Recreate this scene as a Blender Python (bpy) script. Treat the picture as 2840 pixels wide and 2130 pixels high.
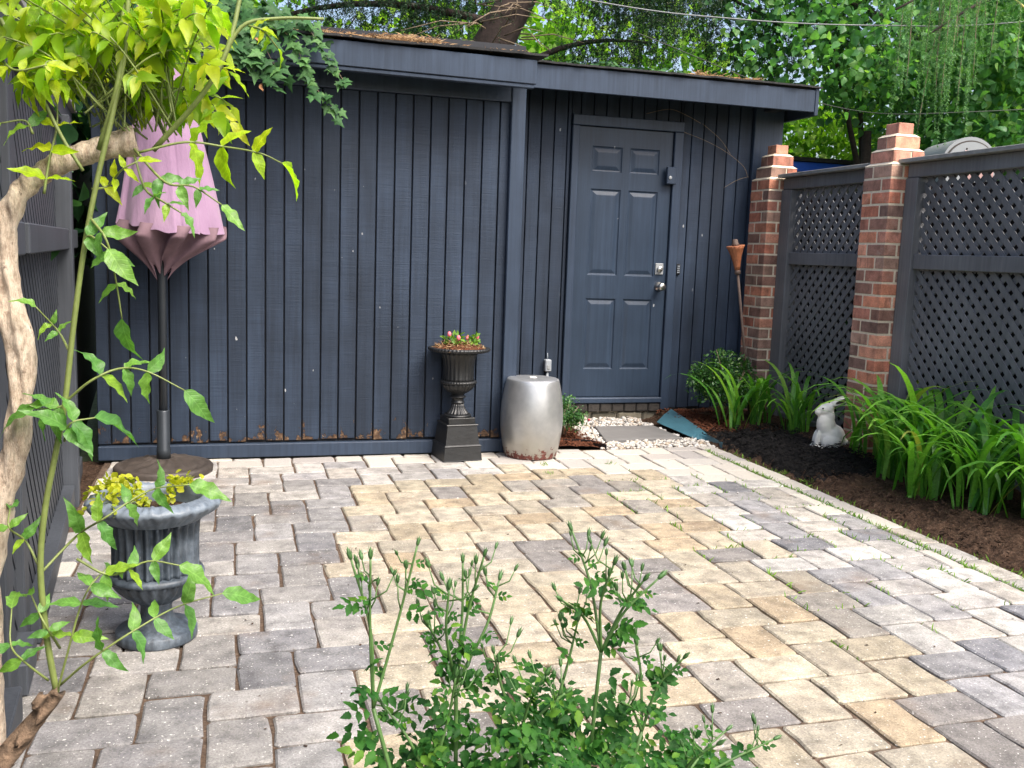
import bpy, math, random
import numpy as np
from mathutils import Vector, Matrix, Euler, noise as mnoise
random.seed(11)
rng = np.random.default_rng(11)
for o in list(bpy.data.objects):
    bpy.data.objects.remove(o)
scene = bpy.context.scene
COL = scene.collection
rad = math.radians

# ------------------------------------------------------------------ camera
cam_d = bpy.data.cameras.new('camera')
cam = bpy.data.objects.new('camera', cam_d)
COL.objects.link(cam)
cam_d.sensor_width = 36.0
cam_d.lens = 33.69
cam_d.clip_start = 0.05
cam_d.clip_end = 400
def camera_axes(yaw, pitch, roll):
    f = Vector((math.sin(yaw) * math.cos(pitch), math.cos(yaw) * math.cos(pitch), -math.sin(pitch)))
    r = Vector((math.cos(yaw), -math.sin(yaw), 0))
    u = r.cross(f)
    c, s = math.cos(roll), math.sin(roll)
    return c * r + s * u, -s * r + c * u, f
_r, _u, _f = camera_axes(rad(16.183), rad(7.784), rad(2.033))
m = Matrix((_r, _u, -_f)).transposed().to_4x4()
m.translation = Vector((0, 0, 1.155))
cam.matrix_world = m
scene.camera = cam

# ------------------------------------------------------------------ sky, sun, exposure
SUN_EL, SUN_AZ = 54.0, 148.0          # degrees; azimuth clockwise from +Y (away from camera)
world = bpy.data.worlds.new('World')
scene.world = world
world.use_nodes = True
wn = world.node_tree
bg = wn.nodes['Background']
sky = wn.nodes.new('ShaderNodeTexSky')
sky.sky_type = 'NISHITA'
sky.sun_disc = False
sky.sun_elevation = rad(SUN_EL)
sky.sun_rotation = rad(SUN_AZ)
sky.air_density = 1.0
sky.dust_density = 5.5
sky.ozone_density = 0.6
wn.links.new(sky.outputs[0], bg.inputs[0])
bg.inputs[1].default_value = 0.15
sun_d = bpy.data.lights.new('sun', 'SUN')
sun_d.energy = 2.0
sun_d.angle = rad(34)
sun_d.color = (1.0, 0.97, 0.92)
sun = bpy.data.objects.new('sun', sun_d)
COL.objects.link(sun)
_s = Vector((math.sin(rad(SUN_AZ)) * math.cos(rad(SUN_EL)), math.cos(rad(SUN_AZ)) * math.cos(rad(SUN_EL)), math.sin(rad(SUN_EL))))
sun.rotation_euler = (-_s).to_track_quat('-Z', 'Y').to_euler()
sun.location = _s * 30
scene.view_settings.view_transform = 'Standard'
scene.view_settings.look = 'None'
scene.view_settings.gamma = 1.0
scene.view_settings.exposure = 1.22
scene.view_settings.use_curve_mapping = False
scene.cycles.max_bounces = 7
scene.cycles.diffuse_bounces = 3
scene.cycles.glossy_bounces = 2
scene.cycles.transmission_bounces = 3

# ------------------------------------------------------------------ helpers
class MB:
    """collects vertices and faces for one mesh object"""
    def __init__(s):
        s.v = []; s.f = []
    def add(s, vs, fs):
        o = len(s.v)
        s.v.extend([tuple(p) for p in vs])
        s.f.extend([tuple(i + o for i in f) for f in fs])
        return s
    def box(s, x0, x1, y0, y1, z0, z1, b=0.0):
        if b <= 0:
            return s.add([(x0, y0, z0), (x1, y0, z0), (x1, y1, z0), (x0, y1, z0), (x0, y0, z1), (x1, y0, z1), (x1, y1, z1), (x0, y1, z1)],
                         [(3, 2, 1, 0), (4, 5, 6, 7), (0, 1, 5, 4), (1, 2, 6, 5), (2, 3, 7, 6), (3, 0, 4, 7)])
        c = ((x0 + x1) / 2, (y0 + y1) / 2, (z0 + z1) / 2)
        h = ((x1 - x0) / 2, (y1 - y0) / 2, (z1 - z0) / 2)
        b = min(b, h[0] * .9, h[1] * .9, h[2] * .9)
        vs = []; idx = {}
        for sx in (-1, 1):
            for sy in (-1, 1):
                for sz in (-1, 1):
                    for a in range(3):
                        p = [sx * (h[0] - b), sy * (h[1] - b), sz * (h[2] - b)]
                        p[a] = (sx, sy, sz)[a] * h[a]
                        idx[(sx, sy, sz, a)] = len(vs)
                        vs.append((c[0] + p[0], c[1] + p[1], c[2] + p[2]))
        fs = []
        for a in range(3):
            for sg in (-1, 1):
                q = []
                for e, g in ((-1, -1), (1, -1), (1, 1), (-1, 1)):
                    k = [0, 0, 0]; k[a] = sg; k[(a + 1) % 3] = e; k[(a + 2) % 3] = g
                    q.append(idx[(k[0], k[1], k[2], a)])
                fs.append(q if sg > 0 else q[::-1])
        for a in range(3):
            b1, b2 = (a + 1) % 3, (a + 2) % 3
            for e in (-1, 1):
                for g in (-1, 1):
                    k0 = [0, 0, 0]; k0[b1] = e; k0[b2] = g
                    k1 = list(k0); k0[a] = -1; k1[a] = 1
                    q = [idx[tuple(k0) + (b1,)], idx[tuple(k1) + (b1,)], idx[tuple(k1) + (b2,)], idx[tuple(k0) + (b2,)]]
                    fs.append(q if e * g < 0 else q[::-1])
        for sx in (-1, 1):
            for sy in (-1, 1):
                for sz in (-1, 1):
                    q = [idx[(sx, sy, sz, a)] for a in range(3)]
                    fs.append(q if sx * sy * sz > 0 else q[::-1])
        return s.add(vs, fs)
    def quad(s, a, b, c, d):
        return s.add([a, b, c, d], [(0, 1, 2, 3)])
    def tube(s, pts, rads, n=8, cap=True):
        pts = [Vector(p) for p in pts]
        if not hasattr(rads, '__len__'):
            rads = [rads] * len(pts)
        vs = []; fs = []
        ref = Vector((0, 0, 1))
        d0 = (pts[1] - pts[0]).normalized()
        if abs(d0.z) > .9: ref = Vector((1, 0, 0))
        x = d0.cross(ref).normalized()
        for i, p in enumerate(pts):
            if i == 0: d = pts[1] - pts[0]
            elif i == len(pts) - 1: d = pts[-1] - pts[-2]
            else: d = (pts[i + 1] - pts[i - 1])
            d.normalize()
            x = (x - d * x.dot(d)).normalized()
            y = d.cross(x)
            for k in range(n):
                a = 2 * math.pi * k / n
                vs.append(p + (x * math.cos(a) + y * math.sin(a)) * rads[i])
        for i in range(len(pts) - 1):
            for k in range(n):
                fs.append((i * n + k, i * n + (k + 1) % n, (i + 1) * n + (k + 1) % n, (i + 1) * n + k))
        if cap:
            fs.append(tuple(range(n))[::-1])
            fs.append(tuple((len(pts) - 1) * n + k for k in range(n)))
        return s.add(vs, fs)
    def lathe(s, prof, n=48, mod=None, c=(0, 0, 0)):
        """prof: list of (r, z); mod(theta, r, z, i) -> r"""
        vs = []; fs = []
        for i, (r, z) in enumerate(prof):
            for k in range(n):
                a = 2 * math.pi * k / n
                rr = mod(a, r, z, i) if mod else r
                vs.append((c[0] + rr * math.cos(a), c[1] + rr * math.sin(a), c[2] + z))
        for i in range(len(prof) - 1):
            for k in range(n):
                fs.append((i * n + k, i * n + (k + 1) % n, (i + 1) * n + (k + 1) % n, (i + 1) * n + k))
        if prof[0][0] > 1e-5: fs.append(tuple(range(n))[::-1])
        if prof[-1][0] > 1e-5: fs.append(tuple((len(prof) - 1) * n + k for k in range(n)))
        return s.add(vs, fs)
    def ellipsoid(s, c, r, rot=None, nu=14, nv=9):
        vs = []; fs = []
        M = rot or Matrix.Identity(3)
        for j in range(nv + 1):
            ph = math.pi * j / nv
            for i in range(nu):
                th = 2 * math.pi * i / nu
                p = M @ Vector((r[0] * math.sin(ph) * math.cos(th), r[1] * math.sin(ph) * math.sin(th), r[2] * math.cos(ph)))
                vs.append((c[0] + p.x, c[1] + p.y, c[2] + p.z))
        for j in range(nv):
            for i in range(nu):
                fs.append((j * nu + i, (j + 1) * nu + i, (j + 1) * nu + (i + 1) % nu, j * nu + (i + 1) % nu))
        return s.add(vs, fs)
    def mesh(s, name, mat, smooth=False):
        me = bpy.data.meshes.new(name)
        me.from_pydata(s.v, [], s.f)
        if mat: me.materials.append(mat)
        if smooth: me.polygons.foreach_set('use_smooth', [True] * len(me.polygons))
        me.update()
        return me
    def build(s, name, mat, parent=None, smooth=False, loc=None, rot=None):
        return link(name, s.mesh(name, mat, smooth), parent, loc, rot)

def link(name, me, parent=None, loc=None, rot=None, mat4=None):
    o = bpy.data.objects.new(name, me)
    COL.objects.link(o)
    if parent is not None: o.parent = parent
    if loc is not None: o.location = loc
    if rot is not None: o.rotation_euler = rot
    if mat4 is not None: o.matrix_local = mat4
    return o

def thing(name, label, cat, loc=(0, 0, 0), rz=0.0, group=None):
    o = bpy.data.objects.new(name, None)
    o.empty_display_size = .1
    COL.objects.link(o)
    o.location = loc
    o.rotation_euler = (0, 0, rz)
    return tag(o, label, cat, group)
def tag(o, label, cat, group=None):
    o['label'] = label; o['category'] = cat
    if group: o['group'] = group
    return o
def struct(o):
    o['kind'] = 'structure'; return o
def stuff(o):
    o['kind'] = 'stuff'; return o

def np_mesh(name, V, F, mat, smooth=False):
    """V (n,3) float, F (m,k) int, uniform polygon size"""
    me = bpy.data.meshes.new(name)
    n, mm, k = len(V), len(F), F.shape[1]
    me.vertices.add(n)
    me.vertices.foreach_set('co', np.ascontiguousarray(V, dtype=np.float32).ravel())
    me.loops.add(mm * k)
    me.loops.foreach_set('vertex_index', np.ascontiguousarray(F, dtype=np.int32).ravel())
    me.polygons.add(mm)
    me.polygons.foreach_set('loop_start', np.arange(0, mm * k, k, dtype=np.int32))
    me.polygons.foreach_set('loop_total', np.full(mm, k, dtype=np.int32))
    if smooth: me.polygons.foreach_set('use_smooth', np.ones(mm, dtype=bool))
    me.materials.append(mat)
    me.update(calc_edges=True)
    me.validate()
    return me

def scatter_mesh(name, bv, bf, mats, mat, smooth=False):
    """one mesh made of a base leaf (bv n,3; bf m,k) repeated with 4x4 matrices (N,4,4)"""
    mats = np.asarray(mats)
    N = len(mats); n = len(bv)
    hv = np.c_[bv, np.ones(n)]
    V = np.einsum('nij,kj->nki', mats, hv)[:, :, :3].reshape(-1, 3)
    F = (np.asarray(bf)[None] + (np.arange(N) * n)[:, None, None]).reshape(-1, np.asarray(bf).shape[1])
    return np_mesh(name, V, F, mat, smooth)

def basis(d, nrm, p, s=1.0, sw=None):
    """matrix whose local +Y runs along d and local +Z near nrm"""
    y = Vector(d).normalized()
    z = Vector(nrm) - y * Vector(nrm).dot(y)
    if z.length < 1e-4:
        z = Vector((.3, .7, .5)); z -= y * z.dot(y)
    z.normalize()
    x = y.cross(z)
    sw = s if sw is None else sw
    M = Matrix(((x.x * sw, y.x * s, z.x * s, p[0]), (x.y * sw, y.y * s, z.y * s, p[1]), (x.z * sw, y.z * s, z.z * s, p[2]), (0, 0, 0, 1)))
    return M

def rand_basis(P, S, up=0.4, seed=0):
    """vectorised random leaf frames (N,4,4): positions P, sizes S, normals biased upward"""
    g = np.random.default_rng(seed)
    N = len(P)
    z = g.normal(size=(N, 3)); z /= np.linalg.norm(z, axis=1)[:, None]
    z[:, 2] += up; z /= np.linalg.norm(z, axis=1)[:, None]
    y = g.normal(size=(N, 3)); y[:, 2] -= .6
    y -= z * (y * z).sum(1)[:, None]; y /= np.linalg.norm(y, axis=1)[:, None]
    x = np.cross(y, z)
    M = np.zeros((N, 4, 4))
    M[:, :3, 0] = x * S[:, None]; M[:, :3, 1] = y * S[:, None]; M[:, :3, 2] = z * S[:, None]
    M[:, :3, 3] = P; M[:, 3, 3] = 1
    return M

def spline(pts, per=6):
    """Catmull-Rom through pts"""
    P = [Vector(p) for p in pts]
    P = [P[0] * 2 - P[1]] + P + [P[-1] * 2 - P[-2]]
    out = []
    for i in range(1, len(P) - 2):
        for k in range(per):
            t = k / per
            a, b, c, d = P[i - 1], P[i], P[i + 1], P[i + 2]
            out.append(.5 * ((2 * b) + (c - a) * t + (2 * a - 5 * b + 4 * c - d) * t * t + (3 * b - a - 3 * c + d) * t ** 3))
    out.append(P[-2])
    return out
def interp(vals, n):
    return list(np.interp(np.linspace(0, 1, n), np.linspace(0, 1, len(vals)), vals))

# ------------------------------------------------------------------ materials
class NT:
    def __init__(s, name):
        s.m = bpy.data.materials.new(name)
        s.m.use_nodes = True
        s.t = s.m.node_tree
        s.b = s.t.nodes['Principled BSDF']
        s.out = s.t.nodes['Material Output']
    def n(s, typ, **kw):
        nd = s.t.nodes.new('ShaderNode' + typ)
        for k, v in kw.items():
            if k.startswith('i_'):
                nd.inputs[k[2:]].default_value = v
            else:
                setattr(nd, k, v)
        return nd
    def l(s, a, b):
        s.t.links.new(a, b)
    def pos(s, scale=(1, 1, 1), obj=False):
        if obj:
            tc = s.n('TexCoord').outputs['Object']
        else:
            tc = s.n('NewGeometry').outputs['Position']
        mp = s.n('Mapping')
        mp.inputs['Scale'].default_value = scale
        s.l(tc, mp.inputs['Vector'])
        return mp.outputs['Vector']
    def noise(s, vec, scale, detail=4, rough=.55, out='Fac', dist=0.0):
        nd = s.n('TexNoise')
        nd.inputs['Scale'].default_value = scale
        nd.inputs['Detail'].default_value = detail
        nd.inputs['Roughness'].default_value = rough
        nd.inputs['Distortion'].default_value = dist
        s.l(vec, nd.inputs['Vector'])
        return nd.outputs[out]
    def ramp(s, fac, stops, interp='LINEAR'):
        r = s.n('ValToRGB')
        cr = r.color_ramp
        cr.interpolation = interp
        while len(cr.elements) < len(stops): cr.elements.new(.5)
        for e, (p, c) in zip(cr.elements, stops):
            e.position = p
            e.color = (c, c, c, 1) if not hasattr(c, '__len__') else (c[0], c[1], c[2], 1)
        s.l(fac, r.inputs[0])
        return r.outputs[0]
    def mix(s, fac, a, b, mode='MIX'):
        r = s.n('Mix', data_type='RGBA', blend_type=mode)
        for sock, v in ((r.inputs[0], fac), (r.inputs[6], a), (r.inputs[7], b)):
            if hasattr(v, 'is_linked') or isinstance(v, bpy.types.NodeSocket): s.l(v, sock)
            elif hasattr(v, '__len__'): sock.default_value = (v[0], v[1], v[2], 1)
            else: sock.default_value = v
        return r.outputs[2]
    def math(s, op, a, b=None, c=None):
        r = s.n('Math', operation=op)
        for i, v in enumerate((a, b, c)):
            if v is None: continue
            if isinstance(v, bpy.types.NodeSocket): s.l(v, r.inputs[i])
            else: r.inputs[i].default_value = v
        return r.outputs[0]
    def bump(s, h, strength=.3, dist=.01, prev=None):
        b = s.n('Bump')
        b.inputs['Strength'].default_value = strength
        b.inputs['Distance'].default_value = dist
        s.l(h, b.inputs['Height'])
        if prev: s.l(prev, b.inputs['Normal'])
        return b.outputs[0]
    def fin(s, col=None, rough=None, nrm=None, metal=None, spec=None):
        for key, v in (('Base Color', col), ('Roughness', rough), ('Normal', nrm), ('Metallic', metal), ('Specular IOR Level', spec)):
            if v is None: continue
            sock = s.b.inputs[key]
            if isinstance(v, bpy.types.NodeSocket): s.l(v, sock)
            elif hasattr(v, '__len__'): sock.default_value = (v[0], v[1], v[2], 1)
            else: sock.default_value = v
        return s.m
    def zpos(s):
        sp = s.n('SeparateXYZ')
        s.l(s.n('NewGeometry').outputs['Position'], sp.inputs[0])
        return sp.outputs

def mat_simple(name, c, rough=.7, var=.25, scale=30, bump=.15, bscale=None, metal=0.0, spec=.5, det=5):
    t = NT(name); p = t.pos()
    n1 = t.noise(p, scale, det)
    n2 = t.noise(p, scale * .13, 3)
    k = t.math('ADD', t.math('MULTIPLY', n1, .6), t.math('MULTIPLY', n2, .4))
    lo = [x * (1 - var) for x in c]; hi = [min(1, x * (1 + var)) for x in c]
    col = t.ramp(k, [(.3, lo), (.7, hi)])
    nb = t.noise(p, bscale or scale * 3, 6)
    return t.fin(col, rough, t.bump(nb, bump, .004), metal, spec)

def mat_paver():
    t = NT('tumbled_concrete_paver'); p = t.pos()
    oi = t.n('ObjectInfo')
    n1 = t.noise(p, 16, 4)
    n2 = t.noise(p, 165, 4, .8)
    n3 = t.noise(p, 75, 3, .65)
    off = t.n('CombineXYZ'); t.l(t.math('MULTIPLY', oi.outputs['Random'], 53.0), off.inputs[0]); t.l(t.math('MULTIPLY', oi.outputs['Random'], 29.0), off.inputs[1])
    ad = t.n('VectorMath', operation='ADD'); t.l(p, ad.inputs[0]); t.l(off.outputs[0], ad.inputs[1])
    blend = t.noise(ad.outputs[0], 8, 4, .6)
    base = t.mix(1.0, oi.outputs['Color'], t.ramp(n1, [(.28, .60), (.5, .98), (.72, 1.25)]), 'MULTIPLY')
    base = t.mix(t.ramp(blend, [(.46, 0), (.66, .7)]), base, t.mix(1, base, (.70, .70, .74), 'MULTIPLY'))
    base = t.mix(1.0, base, t.ramp(t.noise(p, 1.3, 3), [(.3, .80), (.7, 1.14)]), 'MULTIPLY')
    base = t.mix(1.0, base, t.ramp(n2, [(.30, .55), (.52, 1.02), (.72, 1.40)]), 'MULTIPLY')
    # dark aggregate grains and pale flecks
    base = t.mix(t.ramp(n3, [(.28, .7), (.36, 0)]), base, (.10, .085, .07))
    base = t.mix(t.ramp(t.noise(p, 120, 2, .5), [(.665, 0), (.72, .7)]), base, (.72, .70, .66))
    # soil staining in blotches
    st = t.noise(p, 3.3, 5, .6)
    base = t.mix(t.ramp(st, [(.57, 0), (.72, .45)]), base, (.17, .115, .075))
    nb = t.bump(t.noise(p, 60, 6, .7), .45, .006)
    nb = t.bump(n2, .35, .002, nb)
    return t.fin(base, .88, nb, 0, .35)

def mat_paver_island():
    t = NT('tumbled_concrete_paver_far'); p = t.pos()
    g = t.n('NewGeometry')
    c = t.ramp(g.outputs['Random Per Island'], [(0, (.30, .28, .265)), (.35, (.40, .37, .33)), (.7, (.46, .43, .37)), (1, (.34, .325, .31))])
    n2 = t.noise(p, 330, 3, .7)
    c = t.mix(1.0, c, t.ramp(n2, [(.3, .62), (.52, 1.0), (.75, 1.3)]), 'MULTIPLY')
    return t.fin(c, .88, t.bump(t.noise(p, 60, 6, .7), .45, .006))

def mat_slate(name, c, saw=True, rough=.5, specks=True, peel=False, hi=1.25):
    """weathered slate-blue house paint on timber"""
    t = NT(name); p = t.pos()
    g = t.n('ObjectInfo')
    n1 = t.noise(p, 2.2, 4)
    grain = t.noise(t.pos((60, 60, 2.2)), 1.0, 5, .65)
    col = t.ramp(n1, [(.3, [x * .78 for x in c]), (.7, [x * hi for x in c])])
    col = t.mix(.5, col, t.mix(1, col, t.ramp(grain, [(.3, .62), (.7, 1.35)]), 'MULTIPLY'))
    col = t.mix(1, col, t.ramp(g.outputs['Random'], [(0, .93), (1, 1.06)]), 'MULTIPLY')
    nrm = t.bump(grain, .3, .003)
    if saw:
        drip = t.noise(t.pos((9, 9, .5)), 1.0, 4, .6)
        col = t.mix(1, col, t.ramp(drip, [(.3, .72), (.7, 1.2)]), 'MULTIPLY')
        off = t.n('CombineXYZ'); t.l(t.math('MULTIPLY', g.outputs['Random'], 37.0), off.inputs[0]); t.l(t.math('MULTIPLY', g.outputs['Random'], 91.0), off.inputs[2])
        def shifted(scale):
            ad = t.n('VectorMath', operation='ADD'); t.l(t.pos(scale), ad.inputs[0]); t.l(off.outputs[0], ad.inputs[1]); return ad.outputs[0]
        s1 = t.noise(shifted((1.4, 1.4, 150)), 1.0, 4, .7)
        s2 = t.noise(shifted((2.5, 2.5, 22)), 1.0, 4, .7)
        patch = t.noise(shifted((3, 3, 1.6)), 1.0, 3)
        s1 = t.math('MULTIPLY', s1, t.ramp(patch, [(.35, .35), (.65, 1.15)]))
        nrm = t.bump(t.math('ADD', s1, s2), 0.5, .0035, nrm)
        col = t.mix(1, col, t.ramp(s1, [(.15, .80), (.5, 1.10)]), 'MULTIPLY')
    if specks:
        vo = t.n('TexVoronoi'); vo.inputs['Scale'].default_value = 13
        t.l(t.pos((1.5, .02, .75)), vo.inputs['Vector'])
        sep = t.n('SeparateColor'); t.l(vo.outputs['Color'], sep.inputs[0])
        dist = t.math('ADD', vo.outputs['Distance'], t.math('MULTIPLY', t.noise(p, 110, 4, .7), .22))
        k = t.math('LESS_THAN', dist, t.math('MULTIPLY', t.ramp(sep.outputs[0], [(.62, 0), (1, 1)]), .23))
        reg = t.noise(p, .9, 2)
        k = t.math('MULTIPLY', k, t.ramp(reg, [(.40, 0), (.52, 1)]))
        col = t.mix(t.math('MULTIPLY', k, .8), col, (.42, .43, .44))
    if peel:
        z = t.zpos()[2]
        m_ = t.math('SUBTRACT', t.noise(t.pos((1, 1, .7)), 15, 6, .72), t.math('MULTIPLY', z, 1.35))
        k = t.ramp(m_, [(.37, 0), (.39, 1)])
        wood = t.ramp(t.noise(p, 60, 4), [(.3, (.03, .018, .012)), (.6, (.12, .07, .04)), (.75, (.3, .22, .14))])
        col = t.mix(k, col, wood)
        nrm = t.bump(t.math('SUBTRACT', 1.0, k), .8, .004, nrm)
    return t.fin(col, rough, nrm, 0, .28)

def mat_brick():
    t = NT('old_red_brick'); p = t.pos(); oi = t.n('ObjectInfo')
    n1 = t.noise(p, 14, 4)
    n2 = t.noise(p, 210, 4, .7)
    c = t.mix(1, oi.outputs['Color'], t.ramp(n1, [(.28, .6), (.5, 1.0), (.72, 1.35)]), 'MULTIPLY')
    c = t.mix(t.ramp(t.noise(t.pos((1, 1, .35)), 26, 3), [(.55, 0), (.75, .6)]), c, (.07, .045, .035))
    c = t.mix(1, c, t.ramp(n2, [(.3, .72), (.7, 1.25)]), 'MULTIPLY')
    c = t.mix(t.ramp(t.noise(p, 9, 5, .7), [(.58, 0), (.74, .5)]), c, (.48, .36, .29))
    return t.fin(c, .85, t.bump(n2, .5, .003, t.bump(n1, .2, .006)), 0, .3)

def mat_leaf(name, stops, trans=.45, rough=.45, island=False, spec=.4, tcol=None, vein=0.0):
    t = NT(name)
    r = t.n('NewGeometry').outputs['Random Per Island'] if island else t.n('ObjectInfo').outputs['Random']
    c = t.ramp(r, stops)
    p = t.pos()
    c = t.mix(1, c, t.ramp(t.noise(p, 90 if not island else 25, 3), [(.3, .74), (.7, 1.2)]), 'MULTIPLY')
    nrm = t.bump(t.noise(p, 160, 3), .25, .002)
    if vein:
        # midrib and slanting side veins in the leaf's own coordinates
        sp = t.n('SeparateXYZ'); t.l(t.n('TexCoord').outputs['Object'], sp.inputs[0])
        ax = t.math('ABSOLUTE', sp.outputs[0])
        mid = t.math('LESS_THAN', ax, .012)
        w = t.math('SINE', t.math('MULTIPLY', t.math('SUBTRACT', sp.outputs[1], t.math('MULTIPLY', ax, .9)), 52))
        side = t.ramp(w, [(.55, 0), (.98, 1)])
        v = t.math('MAXIMUM', mid, t.math('MULTIPLY', side, .55))
        c = t.mix(t.math('MULTIPLY', v, vein), c, t.mix(1, c, (1.7, 1.5, 1.9), 'MULTIPLY'))
        nrm = t.bump(t.math('SUBTRACT', 1.0, v), .35, .0015, nrm)
        # brown flecks and scorched spots
        k = t.ramp(t.noise(p, 48, 4, .7), [(.68, 0), (.76, .6)])
        c = t.mix(k, c, t.mix(1, c, (1.1, .55, .5), 'MULTIPLY'))
    t.fin(c, rough, nrm, 0, spec)
    tr = t.n('BsdfTranslucent')
    cc = t.mix(1, c, tcol or (1.35, 1.5, .55), 'MULTIPLY')
    t.l(cc, tr.inputs['Color'])
    mx = t.n('MixShader'); mx.inputs[0].default_value = trans
    t.l(t.b.outputs[0], mx.inputs[1]); t.l(tr.outputs[0], mx.inputs[2])
    t.l(mx.outputs[0], t.out.inputs['Surface'])
    return t.m

def mat_soil(name, c0, c1, c2, scale=40, bump=.9, dist=.02):
    t = NT(name); p = t.pos()
    n = t.noise(p, scale, 8, .7)
    n2 = t.noise(p, scale * .12, 3)
    c = t.ramp(n, [(.3, c0), (.55, c1), (.75, c2)])
    c = t.mix(.6, c, t.mix(1, c, t.ramp(n2, [(.3, .55), (.7, 1.3)]), 'MULTIPLY'))
    return t.fin(c, .95, t.bump(n, bump, dist), 0, .2)

M = {}
M['paver'] = mat_paver()
M['paver_far'] = mat_paver_island()
M['sand'] = mat_soil('joint_sand', (.045, .03, .02), (.10, .068, .048), (.22, .17, .125), 90, .6, .006)
M['soil'] = mat_soil('garden_soil', (.03, .017, .010), (.085, .05, .032), (.21, .14, .10), 55, 1.0, .03)
M['mulch_black'] = mat_soil('black_mulch', (.004, .004, .004), (.012, .011, .011), (.035, .03, .028), 55)
M['mulch_red'] = mat_soil('red_mulch', (.04, .012, .006), (.13, .045, .022), (.25, .10, .055), 60)
M['grass_far'] = mat_soil('yard_ground', (.03, .04, .012), (.06, .07, .025), (.10, .10, .05), 14)
SL = (.0215, .033, .055)
M['siding'] = mat_slate('slate_siding', SL, True, .58, True, True)
M['siding_r'] = mat_slate('slate_siding_door_side', SL, True, .58, True, False)
M['trim'] = mat_slate('slate_trim', (.034, .050, .080), False, .42, False, False, 1.12)
M['door'] = mat_slate('slate_door', (.031, .047, .075), False, .36, True, False, 1.08)
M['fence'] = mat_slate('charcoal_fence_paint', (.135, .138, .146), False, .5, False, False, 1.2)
M['fence_left'] = mat_slate('fence_paint_darkened', (.050, .056, .066), False, .55, False, False, 1.2)  # darker copy of the fence paint, shade mixed in to offset the sun here
M['fence_shade'] = mat_slate('painted_shade', (.010, .011, .013), False, .8, False, False, 1.1)  # near-black colour standing in for the shade behind the fences
M['groove'] = mat_simple('groove_shadow_paint', (.012, .014, .020), .7, .2, 20)
M['brick'] = mat_brick()
M['mortar'] = mat_simple('lime_mortar', (.66, .57, .43), .95, .22, 60, .7, 160)
M['iron'] = mat_simple('black_cast_iron', (.012, .013, .014), .42, .5, 22, .3, 70, 0, .5)
def mat_urn():
    t = NT('weathered_grey_iron'); p = t.pos()
    n = t.noise(p, 11, 6, .68); n2 = t.noise(t.pos((1, 1, .25)), 55, 5, .7)
    c = t.ramp(n, [(.3, (.016, .021, .027)), (.5, (.058, .075, .095)), (.72, (.13, .155, .185))])
    c = t.mix(1, c, t.ramp(n2, [(.3, .45), (.65, 1.3)]), 'MULTIPLY')
    c = t.mix(t.ramp(t.noise(p, 90, 4, .7), [(.66, 0), (.74, .5)]), c, (.34, .36, .37))
    return t.fin(c, t.ramp(n, [(.3, .35), (.7, .65)]), t.bump(n2, .35, .003), 0, .5)
M['iron_grey'] = mat_urn()
M['iron_rim'] = mat_simple('pale_blue_grey_iron', (.13, .158, .19), .5, .55, 22, .4, 80)
M['bronze'] = mat_simple('bronze_brown_resin', (.045, .036, .030), .55, .4, 30, .4, 90)
M['pole'] = mat_simple('grey_metal_pole', (.035, .042, .05), .35, .15, 12, .05, 60, .3)
M['fabric'] = None
M['roof'] = mat_simple('tar_roof_edge', (.018, .018, .019), .85, .4, 60, .6)
M['litter'] = mat_leaf('dry_needle_litter', [(0, (.14, .075, .035)), (.5, (.30, .175, .085)), (1, (.46, .33, .19))], .15, .9, True, .1, (1, .8, .6))
M['stone'] = None
M['slab'] = mat_simple('grey_flagstone', (.15, .145, .14), .8, .18, 9, .4, 60)
M['teal'] = mat_simple('teal_plastic_edging', (.045, .135, .175), .5, .2, 12, .1)
M['plaster'] = mat_simple('white_plaster', (.78, .76, .70), .75, .08, 12, .2, 80)
M['copper'] = mat_simple('rusty_copper', (.30, .105, .045), .6, .5, 55, .7, 120)
M['rust_pole'] = mat_simple('dull_brown_pole', (.10, .065, .05), .7, .4, 40, .3)
M['nickel'] = mat_simple('satin_nickel', (.62, .60, .56), .28, .06, 20, .05, 60, 1.0)
M['black_plastic'] = mat_simple('black_plastic', (.008, .008, .009), .35, .1, 20, .05)
M['grey_plastic'] = mat_simple('grey_plastic', (.30, .33, .36), .5, .1, 20, .05)
M['blue'] = mat_simple('bright_blue_paint', (.008, .085, .55), .5, .1, 10, .1)
M['grey_siding'] = mat_simple('weathered_grey_cladding', (.22, .21, .20), .8, .2, 20, .3)
M['grey_metal'] = mat_simple('pale_grey_enamel', (.27, .285, .295), .4, .1, 8, .05)
M['rail_cap'] = mat_simple('weathered_cap_timber', (.20, .20, .19), .8, .35, 18, .5, 70)
M['bark_pale'] = None
M['bark_dark'] = mat_simple('dark_conifer_bark', (.030, .020, .017), .95, .6, 26, 1.0, 40)
M['wood_cut'] = mat_simple('dead_brown_wood', (.15, .10, .065), .95, .85, 55, 1.0, 150)
M['cane'] = mat_simple('green_cane', (.16, .20, .055), .5, .25, 40, .2)
M['twig'] = mat_simple('pale_twig', (.20, .15, .10), .8, .3, 40, .3)
M['rose_stem'] = mat_simple('rose_stem', (.075, .155, .04), .5, .25, 40, .2)
M['wire_dark'] = mat_simple('dark_wire', (.03, .035, .03), .6, .1, 20, .05)
M['wire'] = mat_simple('grey_cable', (.15, .16, .165), .6, .1, 20, .05)
M['yellow_cable'] = mat_simple('yellow_cable', (.55, .50, .16), .6, .1, 20, .05)
M['brick_dark'] = mat_simple('mossy_dark_brick', (.035, .030, .026), .9, .6, 40, .7)
M['foundation'] = mat_simple('mossy_foundation_stone', (.17, .15, .11), .95, .5, 16, .8, 50)

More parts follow.
